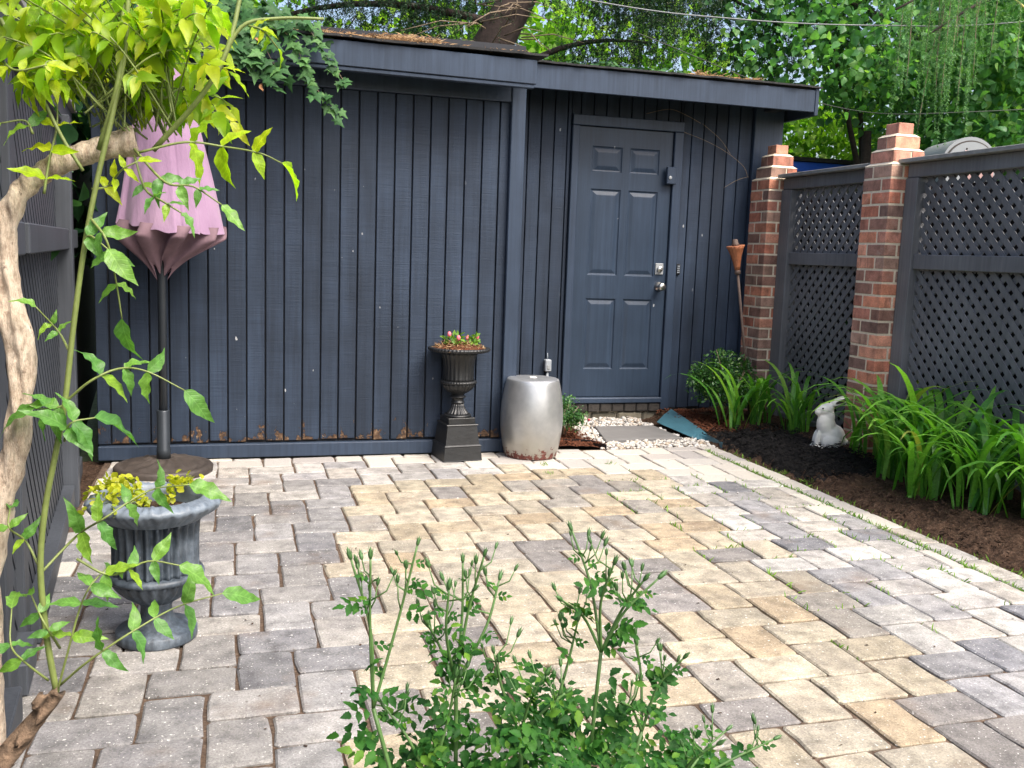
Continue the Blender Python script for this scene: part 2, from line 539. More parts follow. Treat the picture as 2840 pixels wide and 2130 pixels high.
def mat_fabric():
    t = NT('faded_mauve_canvas'); p = t.pos()
    n = t.noise(p, 3.5, 4)
    c = t.ramp(n, [(.3, (.29, .175, .275)), (.55, (.36, .23, .345)), (.75, (.41, .27, .375))])
    w = t.noise(t.pos((900, 900, 900)), 1.0, 2)
    c = t.mix(1, c, t.ramp(w, [(.3, .9), (.7, 1.08)]), 'MULTIPLY')
    t.fin(c, .85, t.bump(w, .2, .001, t.bump(t.noise(t.pos((1, 1, .3)), 24, 4, .6), .55, .012)), 0, .2)
    t.b.inputs['Sheen Weight'].default_value = .25
    tr = t.n('BsdfTranslucent'); t.l(c, tr.inputs['Color'])
    mx = t.n('MixShader'); mx.inputs[0].default_value = .22
    t.l(t.b.outputs[0], mx.inputs[1]); t.l(tr.outputs[0], mx.inputs[2]); t.l(mx.outputs[0], t.out.inputs['Surface'])
    return t.m
M['fabric'] = mat_fabric()
M['fabric_in'] = mat_simple('brown_canvas_lining', (.19, .118, .140), .9, .35, 10, .3, 40)

def mat_bark_pale():
    t = NT('smooth_tan_vine_bark'); p = t.pos((1, 1, .5))
    n = t.noise(p, 85, 7, .7); n2 = t.noise(t.pos(), 14, 5, .65)
    c = t.ramp(n, [(.3, (.30, .21, .15)), (.5, (.62, .50, .39)), (.7, (.76, .66, .54))])
    c = t.mix(t.ramp(n2, [(.52, 0), (.70, .65)]), c, (.32, .22, .155))
    v = t.noise(t.pos((1, 1, .22)), 260, 5, .75)
    c = t.mix(1, c, t.ramp(v, [(.3, .68), (.6, 1.1)]), 'MULTIPLY')
    pit = t.ramp(t.noise(t.pos((1, 1, .6)), 120, 3), [(.64, 0), (.72, .8)])
    c = t.mix(pit, c, (.12, .075, .05))
    return t.fin(c, .8, t.bump(v, .8, .004, t.bump(n, .7, .008)), 0, .25)
M['bark_pale'] = mat_bark_pale()

def mat_stones():
    t = NT('white_marble_chips')
    r = t.n('NewGeometry').outputs['Random Per Island']
    c = t.ramp(r, [(0, (.44, .41, .37)), (.4, (.56, .545, .52)), (.62, (.40, .31, .22)), (.86, (.52, .50, .46)), (1, (.18, .14, .11))])
    c = t.mix(1, c, t.ramp(t.noise(t.pos(), 90, 3), [(.3, .8), (.7, 1.1)]), 'MULTIPLY')
    return t.fin(c, .7, None, 0, .4)
M['stone'] = mat_stones()

def mat_barrel():
    t = NT('worn_silver_paint'); p = t.pos()
    z = t.zpos()[2]
    n = t.noise(p, 20, 4)
    c = t.ramp(n, [(.3, (.38, .39, .40)), (.7, (.47, .48, .48))])
    low_tint = t.ramp(t.math('SUBTRACT', .20, z), [(.02, 0), (.2, .75)])  # browner and darker towards the bottom
    c = t.mix(low_tint, c, (.34, .30, .23))
    k = t.ramp(t.math('SUBTRACT', t.noise(p, 28, 5, .7), t.math('MULTIPLY', z, 2.6)), [(.43, 0), (.45, 1)])
    c = t.mix(k, c, t.ramp(t.noise(p, 110, 4), [(.3, (.05, .012, .010)), (.7, (.17, .05, .035))]))
    me = t.ramp(k, [(0, .72), (1, 0)])
    ro = t.ramp(k, [(0, .36), (1, .85)])
    return t.fin(c, ro, t.bump(t.noise(p, 45, 4), .08, .004), me, .5)
M['barrel'] = mat_barrel()

LEAF = {
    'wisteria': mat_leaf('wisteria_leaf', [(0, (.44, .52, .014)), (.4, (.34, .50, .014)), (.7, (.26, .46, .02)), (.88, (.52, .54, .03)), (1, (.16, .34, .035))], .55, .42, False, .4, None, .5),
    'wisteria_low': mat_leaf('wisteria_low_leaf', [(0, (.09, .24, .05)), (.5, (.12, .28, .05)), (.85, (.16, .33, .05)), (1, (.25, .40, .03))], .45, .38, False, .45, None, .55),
    'ivy': mat_leaf('ivy_leaf', [(0, (.028, .085, .025)), (.5, (.045, .13, .04)), (1, (.10, .22, .06))], .3, .55, False, .25, None, .5),
    'ivy_i': mat_leaf('ivy_leaf_mass', [(0, (.02, .065, .02)), (.5, (.04, .11, .035)), (1, (.07, .17, .05))], .3, .55, True, .25),
    'rose': mat_leaf('rose_leaf', [(0, (.014, .070, .010)), (.5, (.026, .108, .014)), (.85, (.048, .155, .018)), (1, (.11, .22, .02))], .3, .6, False, .2, None, .4),
    'rose_i': mat_leaf('rose_leaf_mass', [(0, (.012, .062, .010)), (.5, (.022, .095, .013)), (.85, (.042, .14, .018)), (1, (.10, .21, .02))], .3, .6, True, .2),
    'lily': mat_leaf('daylily_blade', [(0, (.045, .17, .022)), (.25, (.08, .25, .03)), (.6, (.12, .32, .035)), (.93, (.19, .42, .06)), (1, (.26, .24, .06))], .42, .42, False, .45),
    'box': mat_leaf('boxwood_leaf', [(0, (.02, .075, .018)), (.6, (.04, .125, .025)), (.9, (.075, .20, .03)), (1, (.22, .33, .11))], .25, .33, True, .5),
    'ground': mat_leaf('groundcover_leaf', [(0, (.03, .10, .03)), (.6, (.06, .16, .045)), (1, (.12, .25, .07))], .3, .45, True, .4),
    'weed': mat_leaf('weed_leaf', [(0, (.08, .20, .02)), (1, (.19, .34, .04))], .4, .5, True, .4),
    'yellow': mat_leaf('golden_creeper', [(0, (.36, .38, .015)), (.6, (.45, .46, .03)), (1, (.28, .36, .03))], .45, .45, True, .4),
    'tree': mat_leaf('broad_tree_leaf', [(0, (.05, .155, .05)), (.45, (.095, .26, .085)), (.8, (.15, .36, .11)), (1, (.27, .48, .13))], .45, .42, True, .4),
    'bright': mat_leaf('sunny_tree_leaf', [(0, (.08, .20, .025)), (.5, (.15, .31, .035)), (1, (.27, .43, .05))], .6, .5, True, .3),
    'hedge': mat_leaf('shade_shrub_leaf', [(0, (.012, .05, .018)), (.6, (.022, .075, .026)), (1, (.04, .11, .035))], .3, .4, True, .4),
    'needle': mat_leaf('conifer_needle', [(0, (.008, .030, .013)), (.5, (.016, .050, .020)), (.9, (.028, .072, .028)), (1, (.06, .045, .02))], .25, .5, True, .3),
    'needle_b': mat_leaf('conifer_fresh_needle', [(0, (.08, .20, .075)), (.5, (.12, .27, .10)), (1, (.19, .36, .13))], .35, .5, True, .3),
    'flower_pink': mat_simple('pink_petals', (.75, .16, .20), .6, .2, 60),
    'bud': mat_simple('green_rose_bud', (.055, .13, .035), .5, .3, 60),
    'red_bud': mat_simple('red_rose_petal', (.35, .02, .04), .5, .3, 60),
    'dead_leaf': mat_simple('dead_leaf', (.25, .12, .05), .9, .4, 60),
}

# ================================================================== SETTING
# ground sheet: a coarse grid that stays below the patio and the bed
g = MB()
g.quad((-90, -60, -.075), (90, -60, -.075), (90, 150, -.075), (-90, 150, -.075))
ground = struct(g.build('ground', M['grass_far']))

def height_patch(name, x0, x1, y0, y1, nx, ny, zf, mat):
    xs = np.linspace(x0, x1, nx); ys = np.linspace(y0, y1, ny)
    V = np.array([(x, y, zf(x, y)) for y in ys for x in xs])
    F = np.array([(j * nx + i, j * nx + i + 1, (j + 1) * nx + i + 1, (j + 1) * nx + i) for j in range(ny - 1) for i in range(nx - 1)])
    return link(name, np_mesh(name, V, F, mat, True))
def fbm(x, y, s, seed=0.0):
    return mnoise.fractal(Vector((x * s + seed, y * s - seed, seed * 1.7)), 1.0, 2.0, 4)
def bed_z(x, y):
    e = min(1, max(0, (x - 2.88) / .12)) 
    return -.03 + e * (.045 + .05 * min(1, (x - 2.88) / .8)) + .022 * fbm(x, y, 7) + .020 * fbm(x, y, 20, 3)
soil_bed = struct(height_patch('soil_bed', 2.87, 3.80, 1.4, 6.6, 80, 420, bed_z, M['soil']))
front_bed = struct(height_patch('front_bed', -1.2, 3.0, .2, 1.70, 90, 40, lambda x, y: -.02 + .012 * fbm(x, y, 9, 5), M['soil']))
side_strip = struct(height_patch('side_strip', -.80, -.60, 1.5, 5.4, 10, 160, lambda x, y: -.022 + .012 * fbm(x, y, 18, 8), M['soil']))
door_yard = struct(height_patch('door_yard', 1.40, 3.8, 5.29, 6.5, 70, 50, lambda x, y: -.03 + .010 * fbm(x, y, 12, 4), M['soil']))

# ------------------------------------------------------------------ patio of herringbone pavers
W6, R6 = .155, 1.4788
OX, OY = -.0832, 3.3898
PX0, PX1, PY0, PY1 = -.655, 2.757, 1.66, 5.292
pb = MB()
pb.quad((PX0 - .01, PY0, -.0085), (2.885, PY0, -.0085), (2.885, PY1 + .04, -.0085), (PX0 - .01, PY1 + .04, -.0085))
patio = struct(pb.build('patio', M['sand']))
rects = []
for mm in range(-14, 22):
    for k in range(-26, 34):
        u, v = k + mm * R6, k - mm * R6
        rects.append((OX + W6 * u, OX + W6 * (u + R6), OY - W6 * (v + 1), OY - W6 * v, 0))
        u2 = u + R6
        rects.append((OX + W6 * u2, OX + W6 * (u2 + 1), OY - W6 * (v + 1), OY - W6 * (v + 1 - R6), 1))
pav = []
for x0, x1, y0, y1, o in rects:
    top = PY1 if x0 < 1.78 else 5.325
    a, b, c, d = max(x0, PX0), min(x1, PX1), max(y0, PY0), min(y1, top)
    if b - a < .035 or d - c < .035: continue
    pav.append((a, b, c, d))
y = PY0
while y < 5.30:                                         # soldier course along the flower bed
    h = .232 + random.uniform(-.006, .006)
    pav.append((2.760, 2.882, y, min(y + h, 5.33)))
    y += h
def inside_view(p):
    P = Vector(((p[0] + p[1]) / 2, (p[2] + p[3]) / 2, 0)) - Vector((0, 0, 1.155))
    zc = P.dot(_f)
    return zc > .2 and abs(P.dot(_r) / zc) < .60 and abs(P.dot(_u) / zc) < .45
def paver_geo(w, h, seed):
    """12-point outline, rounded shoulder; about 58 triangles"""
    r = random.Random(seed)
    g = .0042
    a, b = w / 2 - g, h / 2 - g
    j = lambda s=.0040: r.uniform(-s, s)
    cc = .008
    out = [(-a + cc, -b + j()), (j(.02), -b + j()), (a - cc, -b + j()), (a + j(), -b + cc), (a + j(), j(.02)), (a + j(), b - cc),
           (a - cc, b + j()), (j(.02), b + j()), (-a + cc, b + j()), (-a + j(), b - cc), (-a + j(), j(.02)), (-a + j(), -b + cc)]
    mb = MB()
    vs = []
    for sc, z in ((1.0, -.016), (1.0, -.0045), (None, 0.0)):
        for (x, y) in out:
            if sc is None:
                q = .0052
                sx = (abs(x) - q) / abs(x) if abs(x) > .02 else 1
                sy = (abs(y) - q) / abs(y) if abs(y) > .02 else 1
                vs.append((x * sx, y * sy, z + j(.0010)))
            else:
                vs.append((x, y, z))
    fs = []
    for ring in range(2):
        for k in range(12):
            fs.append((ring * 12 + k, ring * 12 + (k + 1) % 12, ring * 12 + 12 + (k + 1) % 12, ring * 12 + 12 + k))
    fs.append(tuple(range(24, 36)))
    return vs, fs
MAUVE = [(.285, .275, .262), (.325, .312, .292), (.255, .248, .245), (.345, .328, .30), (.30, .294, .288), (.21, .208, .212)]
CREAM = [(.43, .375, .275), (.42, .355, .25), (.45, .40, .30), (.39, .35, .275), (.43, .38, .29), (.40, .32, .215), (.32, .295, .255), (.26, .242, .225)]
WHITE = [(.44, .425, .39), (.42, .40, .37), (.47, .455, .42), (.36, .35, .34), (.22, .22, .23), (.44, .41, .36), (.30, .295, .295)]
BACK = [(.37, .355, .335), (.42, .40, .375), (.34, .33, .325), (.45, .43, .395), (.40, .37, .33)]
EDGE = [(.42, .385, .33), (.37, .345, .30), (.33, .315, .29)]
def paver_colour(p):
    cx, cy = (p[0] + p[1]) / 2, (p[2] + p[3]) / 2
    n = .16 * fbm(cx, cy, 1.3, 2)
    if p[0] > 2.755: c = random.choice(EDGE)
    elif cy + n > 4.72: c = random.choice(BACK)
    elif cx + n < .38 + .10 * (cy - 3): c = random.choice(MAUVE)
    elif cx + n < 2.02 + .05 * (cy - 3): c = random.choice(CREAM)
    else: c = random.choice(WHITE)
    k = random.uniform(.70, .92)
    return (c[0] * k, c[1] * k, c[2] * k, 1)
vis = sorted([p for p in pav if inside_view(p)], key=lambda p: -((p[1] - p[0]) * (p[3] - p[2])) / ((p[0] + p[1]) ** 2 / 4 + (p[2] + p[3]) ** 2 / 4 + 1.33))
keep = set(vis[:300])
cache = {}
rest = MB()
for i, p in enumerate(pav):
    w, h = p[1] - p[0], p[3] - p[2]
    cx, cy = (p[0] + p[1]) / 2, (p[2] + p[3]) / 2
    dz = random.uniform(-.0025, .0018)
    if p in keep:
        key = (round(w, 3), round(h, 3), i % 9)
        if key not in cache:
            vs, fs = paver_geo(w, h, hash(key) & 0xffff)
            cache[key] = MB().add(vs, fs).mesh('paver', M['paver'])
        o = link('paver', cache[key], patio, (cx, cy, dz), (rad(random.uniform(-.5, .5)), rad(random.uniform(-.5, .5)), rad(random.uniform(-.35, .35))))
        o.color = paver_colour(p)
    else:
        vs, fs = paver_geo(w, h, i)
        rest.add([(x + cx, y + cy, z + dz) for x, y, z in vs], fs)
if rest.v:
    stuff(rest.build('far_pavers', M['paver_far'], patio))

# ------------------------------------------------------------------ shed
shed = thing('shed', 'slate-blue timber shed with grooved plank walls and a panelled door across the back', 'shed', (0, 5.31, 0))
def sh(mb, name, mat, parent=shed, smooth=False):
    """vertices given in world space, object parented to the shed (origin at 0, 5.31, 0)"""
    mb.v = [(x, y - 5.31, z) for x, y, z in mb.v]
    return mb.build(name, mat, parent, smooth)
YW, YR = 5.31, 6.45
# left wall: planks between grooves
sh(MB().box(-.70, 1.56, YW + .022, YW + .05, .0, 2.30), 'wall_backing', M['groove'])
sh(MB().box(-.70, -.665, YW + .05, 8.2, .0, 2.32), 'side_wall', M['siding_r'])
sh(MB().box(1.50, 1.548, YW + .051, YR + .02, .0, 2.20), 'return_wall', M['siding_r'])
xs = [-.7] + [round(.149 + .0976 * k, 4) for k in range(-8, 15) if .149 + .0976 * k > -.66] 
xs = [x for x in xs if x < 1.45] + [1.478]
for a, b in zip(xs[:-1], xs[1:]):
    sh(MB().box(a + .0040, b - .0040, YW, YW + .0215, .085 + random.uniform(0, .012), 1.985, .0025), 'board', M['siding'])
sh(MB().box(-.70, 1.478, YW - .024, YW + .021, 1.986, 2.20, .003), 'frieze_board', M['trim'])
sh(MB().box(-.695, 1.50, YW - .030, YW + .020, .006, .080, .004), 'base_trim', M['trim'])
sh(MB().box(1.474, 1.556, YW - .035, YW + .0505, .0, 2.16, .004), 'corner_post', M['trim'])
# right wall with the door
DX0, DX1, DZ0, DZ1 = 2.296, 3.004, .145, 2.044
sh(MB().box(1.55, 3.64, YR + .022, YR + .05, -.02, 2.385), 'wall_backing', M['groove'])
gx = [1.553] + [1.64 + .0945 * k for k in range(0, 22)]
gx = [x for x in gx if x < 3.62] + [3.634]
for a, b in zip(gx[:-1], gx[1:]):
    z0 = .052 + random.uniform(-.006, .012)
    z1 = 2.380
    a2, b2 = a + .0038, b - .0038
    if b2 > 2.235 and a2 < 3.075:
        if a2 < 2.235 and b2 > 2.235:
            sh(MB().box(a2, 2.233, YR, YR + .0215, z0, z1, .0025), 'board', M['siding_r']); 
            if b2 - 2.237 > .012: sh(MB().box(2.237, b2, YR, YR + .0215, 2.122, z1, .0025), 'board', M['siding_r'])
            continue
        if a2 < 3.075 and b2 > 3.075:
            sh(MB().box(3.080, b2, YR, YR + .0215, z0, z1, .0025), 'board', M['siding_r'])
            sh(MB().box(a2, 3.076, YR, YR + .0215, 2.122, z1, .0025), 'board', M['siding_r'])
            continue
        z0 = 2.122
    sh(MB().box(a2, b2, YR, YR + .0215, z0, z1, .0025), 'board', M['siding_r'])
sh(MB().box(3.638, 3.872, YR - .03, YR + .03, -.02, 2.34, .004), 'end_panel', M['trim'])
sh(MB().box(3.84, 3.872, YR + .031, 8.2, -.02, 2.38), 'side_wall', M['siding_r'])
sh(MB().box(3.70, 3.79, YR - .13, YR - .031, 2.235, 2.30, .004), 'rafter_end', M['groove'])
# door frame
sh(MB().box(2.237, 2.290, YR - .028, YR + .021, .06, 2.047, .004), 'door_frame', M['trim'])
sh(MB().box(3.010, 3.078, YR - .028, YR + .021, .045, 2.047, .004), 'door_frame', M['trim'])
sh(MB().box(2.237, 3.078, YR - .030, YR + .021, 2.049, 2.120, .004), 'door_frame', M['trim'])
sh(MB().box(2.291, 3.009, YR - .055, YR + .018, .100, .140, .006), 'threshold', M['trim'])
# door slab: stiles and rails with six recessed, raised-centre panels
cols = ((2.396, 2.622), (2.680, 2.906))
rows = ((1.74, 1.917), (1.019, 1.623), (.345, .854))
fy = YR - .006
def door_slab():
    mb = MB()
    xb = [DX0, cols[0][0], cols[0][1], cols[1][0], cols[1][1], DX1]
    zb = [DZ0, rows[2][0], rows[2][1], rows[1][0], rows[1][1], rows[0][0], rows[0][1], DZ1]
    for i in range(5):
        for j in range(7):
            hole = i in (1, 3) and j in (1, 3, 5)
            if not hole:
                mb.quad((xb[i], fy, zb[j]), (xb[i + 1], fy, zb[j]), (xb[i + 1], fy, zb[j + 1]), (xb[i], fy, zb[j + 1]))
    mb.quad((DX0, fy, DZ0), (DX0, fy + .03, DZ0), (DX1, fy + .03, DZ0), (DX1, fy, DZ0))
    mb.quad((DX0, fy, DZ0), (DX0, fy, DZ1), (DX0, fy + .03, DZ1), (DX0, fy + .03, DZ0))
    mb.quad((DX1, fy, DZ0), (DX1, fy + .03, DZ0), (DX1, fy + .03, DZ1), (DX1, fy, DZ1))
    return mb
door = sh(door_slab(), 'door', M['door'])
for (a, b) in cols:
    for (c, d) in rows:
        mb = MB(); rings = []
        for ins, dp in ((0, 0), (.006, .007), (.014, .009), (.040, .001), (.046, .0005)):
            rings.append([(a + ins, fy + dp, c + ins), (b - ins, fy + dp, c + ins), (b - ins, fy + dp, d - ins), (a + ins, fy + dp, d - ins)])
        for r0, r1 in zip(rings[:-1], rings[1:]):
            for k in range(4):
                mb.quad(r0[k], r0[(k + 1) % 4], r1[(k + 1) % 4], r1[k])
        mb.quad(*rings[-1])
        sh(mb, 'panel', M['door'], door)
def disc_y(x, y, z, prof, n=24):
    mb = MB(); vs = []; fs = []
    for r, dy in prof:
        for k in range(n):
            t = 2 * math.pi * k / n
            vs.append((x + r * math.cos(t), y - dy, z + r * math.sin(t)))
    for i in range(len(prof) - 1):
        for k in range(n):
            fs.append((i * n + k, i * n + (k + 1) % n, (i + 1) * n + (k + 1) % n, (i + 1) * n + k))
    fs.append(tuple((len(prof) - 1) * n + k for k in range(n)))
    return mb.add(vs, fs)
sh(disc_y(2.953, fy, .950, [(.032, 0), (.033, .006), (.016, .010), (.014, .035), (.024, .040), (.030, .052), (.028, .068), (.016, .076)]), 'door_knob', M['nickel'], door, True)
plate = sh(MB().box(2.918, 2.980, fy - .009, fy - .0005, 1.037, 1.118, .003), 'lock_plate', M['grey_metal'], door)
sh(disc_y(2.949, fy - .0095, 1.075, [(.021, 0), (.021, .012), (.017, .018), (.006, .019)]), 'deadbolt', M['nickel'], door, True)
sh(disc_y(2.949, fy - .029, 1.075, [(.005, 0), (.005, .006), (.003, .008)], 12), 'thumb_turn', M['nickel'], door, True)
# brick sill and rough foundation under the door wall
for k in range(8):
    x0 = 2.245 + k * .0945
    sh(MB().box(x0 + .003, x0 + .0915, YR - .045 + random.uniform(-.004, .004), YR + .02, .036, .097 + random.uniform(-.003, .001), .006), 'sill_brick', M['brick_dark'])
x = 1.56
while x < 3.62:
    w = random.choice([.07, .11, .2, .26])
    z1 = .030 + random.uniform(-.004, .003)
    mb = MB().box(x + .004, min(x + w, 3.63) - .004, YR - .02 - random.uniform(0, .02), YR + .02, -.06, z1, .012)
    sh(mb, 'foundation_stone', M['foundation'])
    x += w
sh(MB().box(1.55, 3.63, YR - .004, YR + .021, -.06, .034), 'foundation_mortar', M['mortar'])
# roofs: fascia boards, drip strips, sheets rising gently to the back
fas = MB().box(-.78, 1.545, 5.055, 5.080, 2.062, 2.186, .003)
fas.v = [(x, y, z + (.012 - .010 * (x + .78))) for x, y, z in fas.v]
sh(fas, 'fascia', M['trim'])
fs2 = MB().box(-.78, 1.535, 5.062, 5.10, 2.040, 2.059, .003)
fs2.v = [(x, y, z + (.012 - .010 * (x + .78)) + .003 * fbm(x * 4, 1, 1)) for x, y, z in fs2.v]
sh(fs2, 'drip_strip', M['trim'])
sh(MB().box(-.70, 1.50, 5.102, YW - .025, 2.10, 2.125), 'soffit', M['groove'])
fr = MB().box(1.30, 3.905, 6.090, 6.115, 2.212, 2.362, .003)
fr.v = [(x, y, z + .004 - .002 * x) for x, y, z in fr.v]
sh(fr, 'fascia', M['trim'])
sh(MB().box(3.907, 3.935, 6.088, 8.2, 2.185, 2.368, .003), 'barge_board', M['trim'])
def roof_sheet(x0, x1, y0, y1, z0, slope, t=.012, over=.02, seed=0):
    n = 70
    mb = MB(); vs = []
    for i in range(n + 1):
        x = x0 + (x1 - x0) * i / n
        jag = .012 * fbm(x, seed, 6, seed) + .006 * random.uniform(-1, 1)
        dz = .008 * fbm(x, seed, 3.1, seed + 2)
        ys = [y0 - over + jag, (y0 + y1) / 2, y1]
        for yy in ys:
            z = z0 + (yy - y0) * slope + (dz if yy < y0 + .1 else 0)
            vs += [(x, yy, z), (x, yy, z + t)]
    fs = []
    for i in range(n):
        a, b = i * 6, (i + 1) * 6
        for k in (0, 2):
            fs.append((a + k + 1, b + k + 1, b + k + 3, a + k + 3))
            fs.append((a + k, a + k + 2, b + k + 2, b + k))
        fs.append((a, b, b + 1, a + 1))
        fs.append((a + 5, b + 5, b + 4, a + 4))
    fs += [(0, 1, 3, 2), (2, 3, 5, 4), (n * 6, n * 6 + 2, n * 6 + 3, n * 6 + 1), (n * 6 + 2, n * 6 + 4, n * 6 + 5, n * 6 + 3)]
    return mb.add(vs, fs)
sh(roof_sheet(-.82, 1.60, 5.055, 8.2, 2.196, .06, seed=1), 'roof', M['roof'])
sh(roof_sheet(1.30, 3.95, 6.09, 8.2, 2.372, .07, seed=4), 'roof', M['roof'])
# needle litter caught on the roof edges
def litter(name, x0, x1, y, z, n, parent, seed, hh=.035):
    r = np.random.default_rng(seed)
    P = np.c_[r.uniform(x0, x1, n), y + r.uniform(0, .22, n), np.zeros(n)]
    P[:, 2] = z + (P[:, 1] - y) * .06 + hh * r.random(n) ** 2 * (1 + .6 * np.sin(P[:, 0] * 9))
    bv = np.array([(-.0016, 0, 0), (.0016, 0, 0), (0, .055, .003), (0, .028, .006)]); bf = np.array([(0, 1, 3), (1, 2, 3), (0, 3, 2)])
    Mx = rand_basis(P, r.uniform(.6, 1.2, n), 2.5, seed)
    o = link(name, scatter_mesh(name, bv, bf, Mx, M['litter']), parent)
    return stuff(o)
lit = litter('roof_needle_litter', .42, 1.02, 5.06 - 5.31, 2.208, 1700, shed, 3, .024)
litter('roof_needle_litter', -.6, 1.5, 5.08 - 5.31, 2.206, 900, shed, 5, .02)
litter('roof_needle_litter', 3.0, 3.5, 6.10 - 5.31, 2.385, 700, shed, 6, .024)

# wall fittings
al = MB().box(2.948, 3.024, YR - .062, YR - .0295, 1.680, 1.800, .005)
alarm = tag(al.build('alarm_box', M['trim']), 'small slate-painted box on the door frame above the lock', 'alarm box')
b2 = disc_y(2.972, YR - .0625, 1.725, [(.012, 0), (.012, .004), (.007, .006)], 16).build('alarm_box_lock', M['grey_metal'], alarm)
kp = tag(MB().box(3.084, 3.112, YR - .018, YR - .0005, 1.040, 1.118, .003).build('keypad', M['black_plastic']), 'small black number keypad on the planks right of the door', 'keypad')
for r_ in range(4):
    for c_ in range(2):
        MB().box(3.089 + c_ * .010, 3.096 + c_ * .010, YR - .0215, YR - .0185, 1.052 + r_ * .015, 1.061 + r_ * .015, .001).build('key', M['grey_plastic'], kp)
ob = tag(MB().box(2.100, 2.146, YR - .046, YR - .0005, .330, .416, .006).build('outlet_box', M['grey_plastic']), 'grey weatherproof outlet box low on the wall left of the door', 'outlet box')
MB().box(2.112, 2.134, YR - .0505, YR - .0465, .348, .378, .002).build('outlet_cover', M['grey_metal'], ob)
MB().tube([(2.123, YR - .022, .329), (2.125, YR - .022, .22), (2.127, YR - .022, .02)], .010, 10).build('conduit', M['grey_plastic'], ob, True)
MB().tube([(2.123, YR - .022, .417), (2.123, YR - .012, .46)], .003, 6).build('cable', M['grey_plastic'], ob, True)

# ------------------------------------------------------------------ lattice fences
def clip_poly(poly, u0, u1, z0, z1):
    for ax, lim, sg in ((0, u0, 1), (0, u1, -1), (1, z0, 1), (1, z1, -1)):
        out = []
        for i in range(len(poly)):
            p, q = poly[i], poly[(i + 1) % len(poly)]
            ip, iq = sg * (p[ax] - lim) >= 0, sg * (q[ax] - lim) >= 0
            if ip: out.append(p)
            if ip != iq:
                t = (lim - p[ax]) / (q[ax] - p[ax])
                out.append((p[0] + (q[0] - p[0]) * t, p[1] + (q[1] - p[1]) * t))
        poly = out
        if len(poly) < 3: return []
    return poly
def lattice(parent, u0, u1, z0, z1, front, period=.084, wd=.033, mat=None, y0=.0, th=.006):
    """diagonal slats in the local XZ plane (front face looks along -Y)"""
    hw = wd / 2 * math.sqrt(2)
    for layer, sg in ((0, front), (1, -front)):
        ya = y0 + layer * (th + .0005)
        c = u0 - (z1 - z0) - period
        off = random.uniform(0, period)
        s = (u0 + off) - math.ceil((z1 - z0) / period + 1) * period
        while s < u1 + (z1 - z0) + period:
            if sg > 0: poly = [(s - hw, z0), (s + hw, z0), (s + hw + (z1 - z0), z1), (s - hw + (z1 - z0), z1)]
            else: poly = [(s - hw, z0), (s + hw, z0), (s + hw - (z1 - z0), z1), (s - hw - (z1 - z0), z1)]
            poly = clip_poly(poly, u0, u1, z0, z1)
            s += period
            if len(poly) < 3: continue
            ar = .5 * sum(poly[i][0] * poly[(i + 1) % len(poly)][1] - poly[(i + 1) % len(poly)][0] * poly[i][1] for i in range(len(poly)))
            if abs(ar) < .0006: continue
            n = len(poly)
            vs = [(p[0], ya, p[1]) for p in poly] + [(p[0], ya + th, p[1]) for p in poly]
            fs = [tuple(range(n)), tuple(range(n, 2 * n))[::-1]] + [(i, n + i, n + (i + 1) % n, (i + 1) % n) for i in range(n)]
            MB().add(vs, fs).build('slat', mat or M['fence'], parent)
def fence(name, label, loc, rz, length, front, posts, cap_over=.03, add_shade=True, lo=.10, period=.084, mid=True, post_w=.1):
    """runs along local +X from 0 to length, seen from local -Y"""
    f = thing(name, label, 'fence', loc, rz)
    for a, b in posts:
        MB().box(a, b, -.045, .05, -.06, 1.66, .004).build('post', M['fence'], f)
    MB().box(0, length, -.034, .045, 1.662, 1.742, .004).build('top_rail', M['fence'], f)
    MB().box(-cap_over, length + .01, -.085, .075, 1.7435, 1.768, .003).build('cap_rail', M['rail_cap'], f)
    inner = [(posts[i][1] + .001, posts[i + 1][0] - .001) for i in range(len(posts) - 1)]
    for a, b in inner:
        MB().box(a, b, -.030, .045, 1.143, 1.227, .004).build('mid_rail', M['fence'], f)
        MB().box(a, b, -.030, .045, .02, lo - .001, .004).build('bottom_rail', M['fence'], f)
        lattice(f, a, b, 1.2275, 1.6615, front, period)
        lattice(f, a, b, lo, 1.1425, front, period)
        if add_shade:
            MB().box(a - .45, b + .1, .16, .175, .0, 1.63).build('shade_board', M['fence_shade'], f)  # added dark sheet: painted shade seen through the slats
    return f
# right fence: local +X towards the camera (world -Y), local -Y faces the patio (world -X)
rz = -math.pi / 2
fence('lattice_fence', 'charcoal lattice fence bay between the two brick pillars', (3.755, 6.118, 0), rz, 1.06, 1, [(0.0, .125), (.965, 1.06)], .0, period=.089)
fence('lattice_fence', 'charcoal lattice fence bay nearest the right edge, beside the daylilies', (3.755, 4.798, 0), rz, 2.2, -1, [(0.0, .105), (2.1, 2.2)], .035, period=.083)
